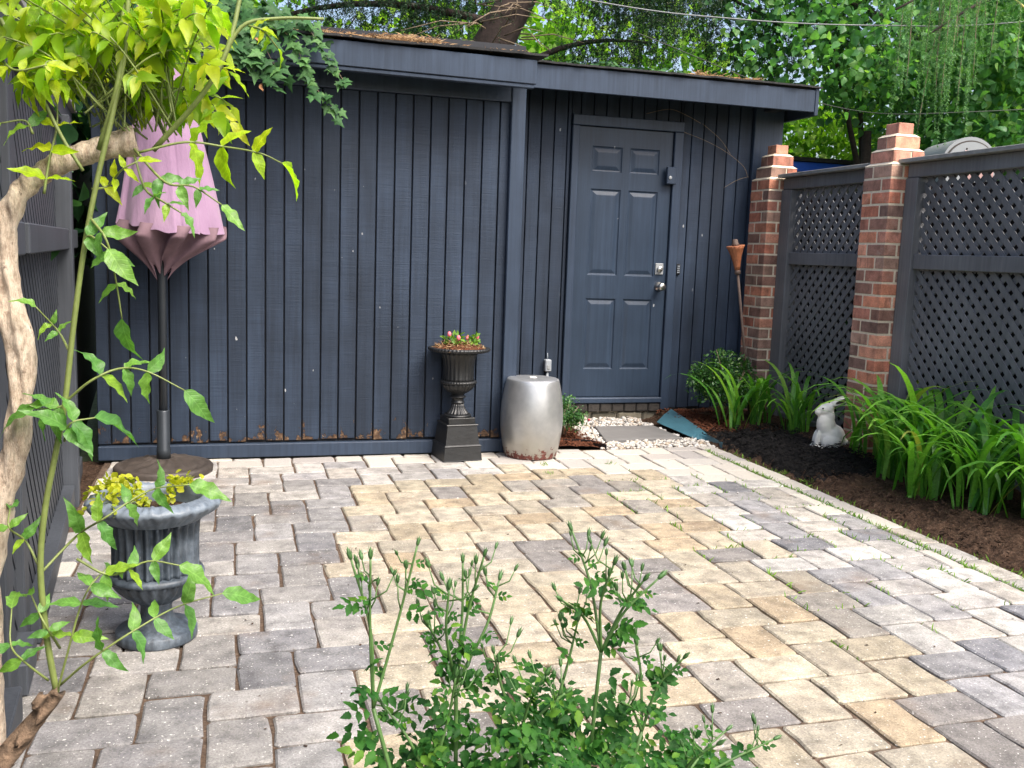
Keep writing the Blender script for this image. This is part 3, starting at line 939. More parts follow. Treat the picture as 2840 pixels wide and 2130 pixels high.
# left fence runs slightly askew
def left_fence():
    # local +X from near to far, local -Y faces the patio (+X world)
    near = Vector((-.545, 2.43, 0)); far = Vector((-.787, 5.12, 0))
    d = (far - near); L = d.length
    a = math.atan2(d.y, d.x)
    f = thing('lattice_fence', 'dark lattice fence along the left side behind the wisteria', 'fence', near, a)
    for p, q in ((-.02, .10), (.33, .44), (2.02, 2.13), (2.62, 2.70)):
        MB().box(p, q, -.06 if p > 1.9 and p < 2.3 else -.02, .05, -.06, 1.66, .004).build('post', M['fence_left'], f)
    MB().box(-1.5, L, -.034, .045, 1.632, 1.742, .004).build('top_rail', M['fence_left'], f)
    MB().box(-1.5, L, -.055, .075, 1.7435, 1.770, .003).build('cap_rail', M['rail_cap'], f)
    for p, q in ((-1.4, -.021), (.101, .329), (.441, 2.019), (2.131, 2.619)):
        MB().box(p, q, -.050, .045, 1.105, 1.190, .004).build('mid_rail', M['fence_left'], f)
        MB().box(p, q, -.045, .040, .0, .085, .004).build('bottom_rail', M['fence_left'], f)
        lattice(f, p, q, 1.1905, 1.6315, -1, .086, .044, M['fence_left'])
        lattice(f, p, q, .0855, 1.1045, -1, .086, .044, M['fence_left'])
        MB().box(p, q, .12, .135, .0, 1.63).build('shade_board', M['fence_shade'], f)  # dark sheet added behind the slats as painted shade
    MB().box(L + .002, L + 3.0, .0, .02, 0, 1.76).build('shade_board', M['fence_shade'], f)  # added dark sheets close the gap by the shed, shade put in as colour
    MB().box(L - .10, L + .10, .13, .15, 0, 1.76).build('shade_board', M['fence_shade'], f)
    return f
left_fence()

# ------------------------------------------------------------------ brick pillars
BRICKC = [(.25, .095, .060), (.20, .085, .060), (.15, .08, .060), (.28, .115, .070), (.18, .11, .082), (.30, .14, .092), (.12, .072, .058), (.24, .11, .078)]
def brick_pillar(label, x0, y0, s, z0, ztop, seed, tone):
    r = random.Random(seed)
    t = thing('brick_pillar', label, 'pillar', (x0 + s / 2, y0 + s / 2, 0), 0, 'brick gate pillars')
    h = .0755; j = .0125
    n = int(round((ztop - z0) / h))
    MB().box(-s / 2 + .0028, s / 2 - .0028, -s / 2 + .0028, s / 2 - .0028, z0, z0 + n * h - .001).build('mortar_core', M['mortar'], t)
    def brick(a, b, c, d, z, first=False):
        o = MB().box(-(b - a) / 2, (b - a) / 2, -(d - c) / 2, (d - c) / 2, -(h - j) / 2, (h - j) / 2, .0028).build('brick', M['brick'], t)
        o.location = ((a + b) / 2 + r.uniform(-.0006, .0006), (c + d) / 2 + r.uniform(-.0006, .0006), z + h / 2)
        o.rotation_euler = (0, 0, rad(r.uniform(-.2, .2)))
        c_ = r.choice(BRICKC); k = r.uniform(.85, 1.2) * tone
        o.color = (c_[0] * k, c_[1] * k, c_[2] * k, 1)
    for i in range(n):
        z = z0 + i * h
        w = s / 3; e = s / 2; q = j / 2
        if i % 2 == 0:      # pinwheel
            brick(-e, -e + w - q, -e, -e + 2 * w - q, z)
            brick(-e + w + q, e, -e, -e + w - q, z)
            brick(e - w + q, e, -e + w + q, e, z)
            brick(-e, e - w - q, e - w + q, e, z)
        else:
            brick(-e, -e + 2 * w - q, -e, -e + w - q, z)
            brick(e - w + q, e, -e, e - w - q, z)
            brick(-e + w + q, e, e - w + q, e, z)
            brick(-e, -e + w - q, -e + w + q, e, z)
    z = z0 + n * h
    e = s / 2
    for st in range(3):
        e2 = e - .021
        # sloped mortar wash on the ledge, then the smaller course
        vs = [(-e, -e, z), (e, -e, z), (e, e, z), (-e, e, z), (-e2, -e2, z + .016), (e2, -e2, z + .016), (e2, e2, z + .016), (-e2, e2, z + .016)]
        MB().add(vs, [(0, 1, 5, 4), (1, 2, 6, 5), (2, 3, 7, 6), (3, 0, 4, 7), (4, 5, 6, 7)]).build('mortar_wash', M['mortar'], t)
        z += .010
        e = e2
        if st < 2:
            MB().box(-e + .005, e - .005, -e + .005, e - .005, z, z + h - .005).build('mortar_core', M['mortar'], t)
            if st == 0:
                brick(-e, -e + .12, -e, e, z); brick(-e + .128, e, -e, e * .1, z); brick(-e + .128, e, e * .1 + j, e, z)
            else:
                brick(-e, e, -e, -.004, z); brick(-e, .02, .004, e, z); brick(.028, e, .004, e, z)
            z += h - .003
        else:
            brick(-e + .012, e - .012, -e + .004, e - .004, z)
    return t
brick_pillar('brick pillar next to the shed wall, with the torch leaning at it', 3.610, 6.122, .248, .0, 1.74, 5, 1.65)
brick_pillar('brick pillar between the two lattice bays, behind the white rabbit', 3.612, 4.802, .252, .0, 1.76, 8, 2.0)

# ================================================================== OBJECTS
# ------------------------------------------------------------------ patio umbrella
um = thing('patio_umbrella', 'closed faded mauve patio umbrella on a grey pole by the back wall', 'umbrella', (-.356, 5.05, 0))
MB().tube([(0, 0, .05), (0.003, 0, 1.2), (.03, 0, 2.62)], .0205, 20).build('pole', M['pole'], um, True)
PLEAT = [0, 22, 62, 105, 150, 202, 284, 304, 322, 343, 360]
def canopy(layer):
    n, mz = 240, 30
    V = []
    for i in range(mz + 1):
        t = i / mz
        if layer == 0:
            z = 2.235 - t * 1.005
            R = float(np.interp(t, [0, .06, .12, .35, .7, 1], [.070, .082, .088, .118, .190, .252]))
            amp = float(np.interp(t, [0, .2, 1], [.05, .08, .15]))
        else:           # folded lining that drops below the hem towards the pole
            z = 1.245 - t * .235
            R = float(np.interp(t, [0, .35, .75, 1], [.236, .20, .10, .045]))
            amp = float(np.interp(t, [0, .3, 1], [.08, .32, .42]))
        cx = .012 + .045 * min(1, (2.3 - z) / 1.1) if layer == 0 else .055 * (1 - t) + .004 * t
        for k in range(n):
            a = 2 * math.pi * k / n
            if layer == 0:
                ad = math.degrees(a) % 360
                u = 0.0
                for e0, e1 in zip(PLEAT[:-1], PLEAT[1:]):
                    if e0 <= ad < e1: u = (ad - e0) / (e1 - e0); wd_ = e1 - e0
                us = u if u < .9 else (1 - u) * 9.0
                fold = us ** 1.6 - .35
                cr = .02 * math.sin(ad * .21 + 5 * t) * math.sin(9 * t + ad * .05)
                r = R * (.97 + amp * 1.15 * fold * min(1, wd_ / 40) + cr * t)
                zz = z - (.016 * us + .03 * math.cos(a + .9)) * t ** 4 + .004 * math.sin(ad * .3)
            else:
                f1 = math.sin(9 * a + .7 + 1.6 * t)
                fold = (abs(f1) ** .55) * (1 if f1 > 0 else -1)
                r = R * (1 + amp * fold)
                zz = z + .030 * fold * t - .02 * math.cos(a + .9) * (1 - t) + .02 * math.sin(3 * a) * t
            V.append((cx + r * math.cos(a), r * math.sin(a) * .82, zz))
    F = np.array([(i * n + k, (i + 1) * n + k, (i + 1) * n + (k + 1) % n, i * n + (k + 1) % n) for i in range(mz) for k in range(n)])
    return np.array(V), F
V, F = canopy(0)
link('canopy', np_mesh('canopy', V, F, M['fabric'], True), um)
V, F = canopy(1)
link('canopy_lining', np_mesh('canopy_lining', V, F, M['fabric_in'], True), um)
def vent_cap():
    n = 120; V = []; mz = 8
    for i in range(mz + 1):
        t = i / mz
        for k in range(n):
            a = 2 * math.pi * k / n
            r = (.035 + .075 * t) * (1 + .16 * t * math.cos(8 * a + .4))
            V.append((.024 + r * math.cos(a), r * math.sin(a) * .85, 2.40 - .165 * t + .014 * t * math.cos(8 * a + .4) - .02 * t * math.cos(a + 2.6)))
    F = np.array([(i * n + k, (i + 1) * n + k, (i + 1) * n + (k + 1) % n, i * n + (k + 1) % n) for i in range(mz) for k in range(n)])
    return np.array(V), F
V, F = vent_cap()
link('vent_cap', np_mesh('vent_cap', V, F, M['fabric'], True), um)
ubase = thing('umbrella_base', 'round dark embossed umbrella base on the pavers by the left wall', 'umbrella base', (-.356, 5.045, .0015))
def ub_mod(a, r, z, i):
    return r
mb = MB(); n = 96; prof = [(.238, 0), (.240, .022), (.232, .032), (.215, .036), (.205, .031), (.19, .036), (.16, .046), (.13, .050), (.10, .056), (.07, .060), (.045, .064)]
vs = []; fs = []
for i, (r, z) in enumerate(prof):
    for k in range(n):
        a = 2 * math.pi * k / n
        dz = 0
        if .06 < r < .2: dz = .012 * max(0, math.sin(12 * a + r * 42)) * (1 if i % 2 else .5)
        vs.append((r * math.cos(a), r * math.sin(a), z + dz))
for i in range(len(prof) - 1):
    for k in range(n): fs.append((i * n + k, i * n + (k + 1) % n, (i + 1) * n + (k + 1) % n, (i + 1) * n + k))
fs.append(tuple((len(prof) - 1) * n + k for k in range(n)))
mb.add(vs, fs).build('disc', M['bronze'], ubase, True)
MB().lathe([(.034, .06), (.034, .11), (.031, .115), (.031, .305), (.028, .310), (.022, .310)], 24).build('sleeve', M['pole'], ubase, True)

# ------------------------------------------------------------------ front urn
fu = thing('garden_urn', 'blue-grey fluted cast urn with flared rim on the pavers, front left', 'urn', (-.228, 2.865, .002))
def flutes(n, depth):
    return lambda a, r, z, i: r * (1 - depth * (.5 - .5 * math.cos(n * a)))
MB().lathe([(.112, 0), (.114, .004), (.114, .026), (.110, .031), (.085, .034), (.078, .040), (.060, .046), (.050, .060), (.044, .080), (.044, .100), (.052, .112)], 64).build('foot', M['iron_grey'], fu, True)
MB().lathe([(.050, .110), (.060, .116), (.085, .132), (.112, .156), (.126, .178), (.128, .186)], 192, flutes(24, .08)).build('bowl', M['iron_grey'], fu, True)
MB().lathe([(.126, .185), (.134, .188), (.136, .195), (.133, .203), (.124, .206)], 64).build('band', M['iron_grey'], fu, True)
MB().lathe([(.124, .205), (.121, .215), (.121, .30), (.124, .345), (.131, .366)], 240, flutes(26, .12)).build('body', M['iron_grey'], fu, True)
def rim_mod(a, r, z, i):
    return r
n = 224; vs = []; fs = []
prof = [(.130, .360), (.150, .372), (.172, .386), (.183, .398), (.187, .408), (.184, .416), (.176, .4185), (.165, .421), (.150, .425), (.138, .427), (.131, .424), (.128, .40), (.125, .36)]
for i, (r, z) in enumerate(prof):
    for k in range(n):
        a = 2 * math.pi * k / n
        e = 0
        if 6 <= i <= 8 or i in (1, 2, 3):
            e = .0065 * abs(math.sin(11 * a)) + .003 * math.sin(44 * a) * abs(math.sin(11 * a))
        rr = r + (.002 * math.sin(16 * a) if 3 <= i <= 5 else 0)
        vs.append((rr * math.cos(a), rr * math.sin(a), z + e))
for i in range(len(prof) - 1):
    for k in range(n): fs.append((i * n + k, i * n + (k + 1) % n, (i + 1) * n + (k + 1) % n, (i + 1) * n + k))
MB().add(vs, fs).build('rim', M['iron_rim'], fu, True)
MB().lathe([(.127, .375), (.10, .382), (.05, .386), (.0, .385)], 40, lambda a, r, z, i: r).build('potting_soil', M['soil'], fu, True)

# ------------------------------------------------------------------ leaf shapes
def leaflet(st, droop=.0, fold=.25, wav=.0, seed=0):
    """ovate pointed leaf along +Y, unit length; st = list of (t, halfwidth)"""
    r = random.Random(seed)
    vs = []; fs = []
    for i, (t, w) in enumerate(st):
        z = -droop * t * t
        wz = wav * math.sin(t * 9 + seed)
        vs += [(-w, t + r.uniform(-.01, .01), z + fold * w + wz * w * 4), (0, t, z), (w, t + r.uniform(-.01, .01), z + fold * w - wz * w * 4)]
    for i in range(len(st) - 1):
        a, b = 3 * i, 3 * i + 3
        fs += [(a, a + 1, b + 1, b), (a + 1, a + 2, b + 2, b + 1)]
    return vs, fs
ST_W = [(0, .02), (.08, .12), (.22, .195), (.38, .215), (.55, .185), (.72, .115), (.87, .05), (1.0, .004)]
def wl_geo(k):
    r = random.Random(100 + k)
    st = [(t, w * r.uniform(.96, 1.05)) for t, w in zip(np.linspace(0, 1, 13), np.interp(np.linspace(0, 1, 13), [q[0] for q in ST_W], [q[1] for q in ST_W]))]
    vs, fs = leaflet(st, r.uniform(.05, .6), r.uniform(.1, .6), 0, k)
    ph, am, tw = r.uniform(0, 6), r.uniform(.02, .07), r.uniform(-.5, .5)
    out = []
    for i, (x, y, z) in enumerate(vs):
        z += am * math.sin(y * 17 + ph + (2 if x > 0 else 0)) * min(1, abs(x) * 8)
        c, s_ = math.cos(tw * y), math.sin(tw * y)
        out.append((x * c - z * s_ + .06 * math.sin(y * 3 + ph) * y, y, x * s_ + z * c))
    return out, fs
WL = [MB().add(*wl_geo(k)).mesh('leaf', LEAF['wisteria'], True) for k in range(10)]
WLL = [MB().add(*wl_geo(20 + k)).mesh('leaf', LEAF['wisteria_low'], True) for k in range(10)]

# ------------------------------------------------------------------ wisteria
wi = thing('wisteria', 'wisteria with bare twisting tan trunk and bright yellow-green leaves at far left', 'wisteria', (-.36, 1.58, 0))
WO = Vector((-.36, 1.58, 0))
def wo(p): return Vector(p) - WO
tp = [(-.395, 1.56, -.06), (-.388, 1.58, .16), (-.380, 1.6, .308), (-.378, 1.6, .471), (-.372, 1.6, .623), (-.348, 1.6, .749), (-.325, 1.6, .844), (-.317, 1.6, .916), (-.317, 1.6, .987), (-.329, 1.6, 1.05), (-.333, 1.6, 1.119), (-.328, 1.6, 1.174), (-.308, 1.6, 1.219), (-.276, 1.6, 1.25), (-.234, 1.6, 1.274), (-.188, 1.6, 1.292), (-.147, 1.6, 1.304)]
sp = spline([wo(p) for p in tp], 7)
rd = interp([.034, .028, .021, .021, .018, .019, .020, .017, .021, .018, .0165, .017, .016, .016, .017, .018, .024], len(sp))
mb = MB(); mb.tube(sp, rd, 28)
mb.v = [tuple(Vector(v) * 1.0 + Vector((1, 1, .3)) * (.0030 * mnoise.fractal(Vector(v) * 24, 1, 2, 4)) + Vector((.5, 1, 0)) * (.003 * math.sin(v[0] * 300 + v[2] * 35))) for v in mb.v]
mb.build('trunk', M['bark_pale'], wi, True)
def limb(pts, r0, r1, mat, n=8, name='stem', jit=0.0, parent=None):
    s_ = spline([wo(p) for p in pts], 5)
    mb = MB().tube(s_, interp([r0, (r0 + r1) / 2, r1], len(s_)), n)
    if jit: mb.v = [tuple(Vector(v) + Vector((1, .6, 1)) * jit * mnoise.fractal(Vector(v) * 45, 1, 2, 3)) for v in mb.v]
    return mb.build(name, mat, parent or wi, True)
limb([(-.40, 1.57, .10), (-.392, 1.56, .294), (-.355, 1.55, .342), (-.325, 1.55, .381), (-.297, 1.55, .416), (-.268, 1.55, .454)], .024, .010, M['wood_cut'], 20, 'stump', .020)
limb([(-.300, 1.55, .405), (-.300, 1.54, .432), (-.290, 1.535, .456)], .011, .006, M['wood_cut'], 12, 'stump', .012)
limb([(-.272, 1.55, .452), (-.283, 1.55, .54), (-.289, 1.55, .651), (-.28, 1.55, .745), (-.263, 1.55, .831), (-.248, 1.55, .909), (-.233, 1.55, 1.027), (-.214, 1.55, 1.151), (-.193, 1.55, 1.253), (-.172, 1.55, 1.34), (-.154, 1.55, 1.433), (-.144, 1.55, 1.60)], .0050, .0034, M['cane'], 10, 'cane')
leafN = [0]
extra = []
def put_leaf(p, d, nrm, L, low, wf=1.0):
    leafN[0] += 1
    Mx = basis(d, nrm, wo(p), L, L * wf)
    me = random.choice(WLL if low else WL)
    link('leaf', me, wi, mat4=Mx)
def compound(pts, L, low=False, pairs=3, start=.25, dyj=.03, stem=True, r0=.0022):
    pts = [Vector((p[0], p[1] + (random.uniform(-dyj, dyj) if i else 0), p[2])) for i, p in enumerate(pts)]
    s_ = spline(pts, 6)
    if stem:
        mb = MB().tube([p - WO for p in s_], interp([r0, r0 * .5], len(s_)), 6); mb.build('leaf_stalk', M['cane'], wi, True)
    N = len(s_) - 1
    for q in range(pairs):
        t = start + (1 - start) * q / pairs * .96
        i = min(N - 1, int(t * N)); p = s_[i]; d = (s_[i + 1] - s_[i]).normalized()
        side = d.cross(Vector((0, -1, .35))).normalized()
        for sg in (-1, 1):
            dd = d * .45 + side * sg * random.uniform(.7, 1.1) + Vector((random.uniform(-.25, .25), random.uniform(-.55, .3), random.uniform(-.55, .1)))
            nn = Vector((random.uniform(-.5, .5), random.uniform(-1.0, -.1), random.uniform(.2, 1)))
            put_leaf(p, dd, nn, L * (.86 if low else 1) * random.uniform(.72, 1.1) * (1 - .15 * q / pairs), low)
    d = (s_[-1] - s_[-3]).normalized()
    put_leaf(s_[-1], d + Vector((0, random.uniform(-.3, .2), -.35)), Vector((random.uniform(-.4, .4), -.6, .8)), L * 1.1, low)
S = dict(
 s1=[(-.27, 1.55, .455), (-.252, 1.55, .522), (-.234, 1.55, .588), (-.216, 1.55, .628), (-.199, 1.55, .639)],
 s2=[(-.266, 1.55, .463), (-.219, 1.55, .512), (-.157, 1.55, .552), (-.094, 1.55, .571), (-.024, 1.55, .585)],
 s3=[(-.283, 1.55, .472), (-.311, 1.55, .512), (-.329, 1.55, .543), (-.333, 1.55, .588)],
 s4=[(-.29, 1.55, .644), (-.241, 1.55, .693), (-.194, 1.55, .735), (-.133, 1.55, .765), (-.071, 1.55, .778)],
 s5=[(-.248, 1.55, .909), (-.209, 1.55, .944), (-.17, 1.55, .961), (-.13, 1.55, .958), (-.077, 1.55, .929)],
 s9=[(-.289, 1.55, .651), (-.312, 1.55, .689), (-.33, 1.55, .719), (-.334, 1.55, .741)],
 s10=[(-.238, 1.55, .665), (-.189, 1.55, .638), (-.135, 1.55, .657), (-.087, 1.55, .651)],
 s13=[(-.265, 1.55, .523), (-.283, 1.55, .577), (-.308, 1.55, .601)],
 s16=[(-.268, 1.55, 1.216), (-.261, 1.55, 1.262), (-.25, 1.55, 1.315), (-.252, 1.55, 1.367)])
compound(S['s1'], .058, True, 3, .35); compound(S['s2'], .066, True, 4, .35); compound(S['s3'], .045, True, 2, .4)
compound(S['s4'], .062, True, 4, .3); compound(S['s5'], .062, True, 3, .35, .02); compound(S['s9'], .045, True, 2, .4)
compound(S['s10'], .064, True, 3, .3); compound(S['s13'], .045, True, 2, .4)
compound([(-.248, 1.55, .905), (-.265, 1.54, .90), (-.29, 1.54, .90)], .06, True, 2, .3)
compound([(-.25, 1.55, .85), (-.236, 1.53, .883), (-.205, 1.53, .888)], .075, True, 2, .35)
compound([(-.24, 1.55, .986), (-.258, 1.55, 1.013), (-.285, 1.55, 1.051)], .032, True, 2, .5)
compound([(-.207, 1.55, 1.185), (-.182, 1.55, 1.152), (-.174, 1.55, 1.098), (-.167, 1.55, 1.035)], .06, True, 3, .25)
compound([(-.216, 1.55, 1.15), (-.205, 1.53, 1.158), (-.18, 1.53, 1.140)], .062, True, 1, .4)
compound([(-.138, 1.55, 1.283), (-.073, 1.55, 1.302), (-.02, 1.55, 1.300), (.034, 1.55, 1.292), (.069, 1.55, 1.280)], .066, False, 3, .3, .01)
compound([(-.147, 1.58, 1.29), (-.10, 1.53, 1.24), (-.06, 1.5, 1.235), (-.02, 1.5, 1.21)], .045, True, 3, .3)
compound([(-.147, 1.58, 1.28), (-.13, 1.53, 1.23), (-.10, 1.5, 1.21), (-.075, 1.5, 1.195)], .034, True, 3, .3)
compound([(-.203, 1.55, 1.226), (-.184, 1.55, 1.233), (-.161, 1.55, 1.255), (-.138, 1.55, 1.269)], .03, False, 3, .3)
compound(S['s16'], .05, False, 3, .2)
for shoot, r0 in (([(-.318, 1.55, 1.456), (-.284, 1.55, 1.39), (-.244, 1.55, 1.302), (-.215, 1.55, 1.252)], .0035), ([(-.195, 1.57, 1.285), (-.168, 1.55, 1.367), (-.159, 1.55, 1.433), (-.150, 1.56, 1.60)], .0045),
                  ([(-.12, 1.58, 1.29), (-.046, 1.55, 1.376), (-.006, 1.55, 1.46), (.02, 1.57, 1.60)], .0045), ([(-.026, 1.55, 1.405), (.008, 1.55, 1.475), (.062, 1.55, 1.493), (.13, 1.55, 1.499)], .0032)):
    limb(shoot, r0, r0 * .7, M['cane'], 8, 'cane')
compound([(-.318, 1.55, 1.40), (-.29, 1.53, 1.38), (-.25, 1.52, 1.39)], .035, False, 2, .3)
compound([(-.28, 1.55, 1.30), (-.29, 1.53, 1.318), (-.32, 1.52, 1.312)], .06, True, 1, .3)
compound([(.02, 1.55, 1.478), (.04, 1.55, 1.47), (.062, 1.55, 1.45)], .03, False, 3, .2)
CR = Vector((-.165, 1.60, 1.43))
crown_extra = []
_put = put_leaf
def put_leaf(p, d, nrm, L, low, wf=1.0):
    if leafN[0] < 300: _put(p, d, nrm, L, low, wf)
    else: crown_extra.append(np.array(basis(d, nrm, wo(p), L, L * wf)))
for cnt in range(104):
    a = random.uniform(-.35, math.pi + .35)
    base = Vector((-.15 + random.uniform(-.07, .07), 1.60 + random.uniform(-.05, .08), 1.31 + random.uniform(0, .07)))
    rr = random.uniform(.05, .175)
    tip = CR + Vector((math.cos(a) * rr * .88, random.uniform(-.10, .20), math.sin(a) * rr * .72 - .03))
    if cnt % 2: tip = CR + Vector((random.uniform(-.15, .15), random.uniform(-.10, .10), random.uniform(-.06, .12)))
    tip.z = max(tip.z, 1.375); tip.x = min(tip.x, -.035)
    mid = (base + tip) / 2 + Vector((0, random.uniform(-.03, .03), .02))
    L = random.uniform(.026, .052)
    compound([base, mid, tip, tip + (tip - mid) * .30 + Vector((0, 0, -.012))], L, False, random.choice([3, 4, 5]), .45, .02, True, .0016)
wlv, wlf = leaflet(ST_W, .25, .35, .06, 5)
stuff(link('inner_leaves', scatter_mesh('inner_leaves', np.array(wlv), np.array(wlf), crown_extra, mat_leaf('wisteria_inner_leaf', [(0, (.42, .50, .014)), (.5, (.32, .47, .014)), (.85, (.20, .38, .02)), (1, (.50, .52, .03))], .58, .42, True), True), wi))

# yellow creeping plant spilling from the urn
yc = thing('creeping_plant', 'yellow-green creeping plant spilling over the front urn rim', 'plant', (-.228, 2.865, .375))
bv, bf = leaflet([(0, .1), (.3, .4), (.65, .42), (1, .12)], .1, .25)
bv = np.array(bv); bf = np.array(bf)
P = []
for tr in range(13):
    a = random.uniform(2.2, 4.4) if tr < 10 else random.uniform(0, 1.2)
    L = random.uniform(.09, .20) if tr < 10 else .12
    for q in range(24):
        t = q / 24
        r_ = .03 + L * t
        z = .03 + .055 * math.sin(min(1, t * 1.2) * math.pi * .75) - max(0, r_ - .17) * .9
        P.append((r_ * math.cos(a + .25 * math.sin(3 * t + tr)) + random.uniform(-.008, .008), r_ * math.sin(a + .25 * math.sin(3 * t + tr)) + random.uniform(-.008, .008), z + random.uniform(-.008, .012)))
P = np.array(P)
o = link('leaves', scatter_mesh('leaves', bv, bf, rand_basis(P, rng.uniform(.014, .024, len(P)), 1.0, 4), LEAF['yellow'], True), yc); stuff(o)
for tr in range(6):
    a = 2.2 + tr * .4
    MB().tube([(.02 * math.cos(a), .02 * math.sin(a), .0), (.1 * math.cos(a), .1 * math.sin(a), .06), (.19 * math.cos(a), .19 * math.sin(a), .035)], .0015, 5).build('stem', M['cane'], yc, True)

# ------------------------------------------------------------------ plinth, urn and flowers against the wall
pl = thing('plinth', 'square stepped black plinth under the tall urn by the wall', 'plinth', (1.192, 5.185, .002), rad(7))
def sq(prof):
    mb = MB(); vs = []; fs = []
    for w, z in prof:
        vs += [(-w, -w, z), (w, -w, z), (w, w, z), (-w, w, z)]
    for i in range(len(prof) - 1):
        for k in range(4): fs.append((4 * i + k, 4 * i + (k + 1) % 4, 4 * i + 4 + (k + 1) % 4, 4 * i + 4 + k))
    q = 4 * (len(prof) - 1); fs += [(q, q + 1, q + 2, q + 3), (3, 2, 1, 0)]
    return mb.add(vs, fs)
sq([(.113, 0), (.112, .003), (.105, .072), (.1045, .0735)]).build('base_block', M['iron'], pl)
sq([(.103, .0735), (.108, .077), (.108, .081), (.104, .085), (.1005, .088)]).build('moulding', M['iron'], pl)
sq([(.099, .088), (.086, .192), (.0855, .1935)]).build('shaft', M['iron'], pl)
sq([(.090, .194), (.092, .197), (.090, .200), (.079, .202)]).build('cornice', M['iron'], pl)
sq([(.077, .2025), (.077, .233), (.076, .2345)]).build('cap_block', M['iron'], pl)
ur = thing('urn', 'tall black fluted urn with wide rim standing on the plinth', 'urn', (1.192, 5.185, .2375))
MB().lathe([(.076, 0), (.077, .004), (.076, .010), (.072, .013)], 64).build('foot_ring', M['iron'], ur, True)
MB().lathe([(.070, .013), (.060, .022), (.046, .040), (.038, .058), (.035, .074)], 160, flutes(18, .10)).build('foot', M['iron'], ur, True)
MB().lathe([(.034, .073), (.038, .077), (.038, .081), (.033, .084), (.033, .104), (.043, .107), (.046, .111), (.043, .115), (.034, .118), (.035, .128)], 48).build('stem', M['iron'], ur, True)
MB().lathe([(.036, .127), (.060, .140), (.082, .156), (.094, .176), (.096, .186)], 160, flutes(22, .045)).build('bowl', M['iron'], ur, True)
MB().lathe([(.096, .185), (.101, .189), (.102, .195), (.099, .201), (.090, .204)], 160, lambda a, r, z, i: r + .0018 * math.sin(40 * a)).build('band', M['iron'], ur, True)
MB().lathe([(.089, .203), (.086, .215), (.086, .27), (.090, .315), (.099, .345), (.112, .362)], 160, flutes(22, .04)).build('body', M['iron'], ur, True)
MB().lathe([(.110, .358), (.150, .364), (.168, .370), (.173, .378), (.170, .386), (.158, .389), (.150, .385), (.14, .372)], 200, lambda a, r, z, i: r + (.0025 * math.sin(50 * a) if i in (2, 3, 4) else 0)).build('rim', M['iron'], ur, True)
fl = thing('potted_flowers', 'small pink budded seedlings in bark mulch on top of the black urn', 'flowers', (1.192, 5.185, .615))
mb = MB(); n = 36; vs = [(0, 0, .030)]; fs = []
for j in range(1, 6):
    for k in range(n):
        a = 2 * math.pi * k / n; r = .149 * j / 5
        vs.append((r * math.cos(a), r * math.sin(a), .030 * (1 - (j / 5) ** 2) + .006 * fbm(r * math.cos(a), r * math.sin(a), 40) + .003))
fs += [(0, 1 + k, 1 + (k + 1) % n) for k in range(n)]
for j in range(4):
    for k in range(n): fs.append((1 + j * n + k, 1 + (j + 1) * n + k, 1 + (j + 1) * n + (k + 1) % n, 1 + j * n + (k + 1) % n))
mb.add(vs, fs).build('mulch', M['mulch_red'], fl, True)
r2 = np.random.default_rng(3)
nb = 420
A = r2.uniform(0, 6.28, nb); RR = .15 * np.sqrt(r2.random(nb))
P = np.c_[RR * np.cos(A), RR * np.sin(A), .034 * (1 - (RR / .15) ** 2) + .004 + r2.random(nb) * .006]
bvn = np.array([(-.06, 0, 0), (.06, 0, 0), (.04, 1, .1), (-.05, .8, .06)]); bfn = np.array([(0, 1, 2, 3)])
stuff(link('bark_shreds', scatter_mesh('bark_shreds', bvn, bfn, rand_basis(P, r2.uniform(.02, .045, nb), 2.0, 9), M['litter']), fl))
lv, lfc = leaflet([(0, .06), (.35, .26), (.7, .2), (1, .02)], .15, .3)
for s_, (px, py) in enumerate(((-.075, .0), (-.045, -.05), (-.01, .03), (.02, -.03), (.06, .0), (.085, -.03), (.09, .03))):
    P = np.array([(px + random.uniform(-.022, .022), py + random.uniform(-.022, .022), .032 + random.uniform(0, .045)) for _ in range(13)])
    o = link('seedling', scatter_mesh('seedling', np.array(lv), np.array(lfc), rand_basis(P, rng.uniform(.024, .042, 13), .5, s_), LEAF['weed'], True), fl)
for px, py, h in ((-.065, -.03, .085), (-.02, -.06, .068), (.095, -.02, .07), (.05, .02, .06)):
    MB().ellipsoid((px, py, h), (.011, .011, .015)).build('flower', LEAF['flower_pink'], fl, True)

# ------------------------------------------------------------------ silver drum stool
ds = thing('drum_stool', 'barrel-shaped silver garden stool with rusty lower edge beside the black urn', 'stool', (1.630, 5.188, .002))
prof = [(.146, .0), (.150, .004)] + [(.150 + .030 * math.sin(math.pi * t) ** .9, .006 + .434 * t) for t in np.linspace(0, 1, 22)] + [(.148, .444), (.140, .449), (.06, .4515), (.014, .452)]
MB().lathe(prof, 72).build('drum', M['barrel'], ds, True)
MB().lathe([(.022, .4525), (.022, .4545), (.018, .4555), (0, .4555)], 24).build('top_plug', M['plaster'], ds, True)

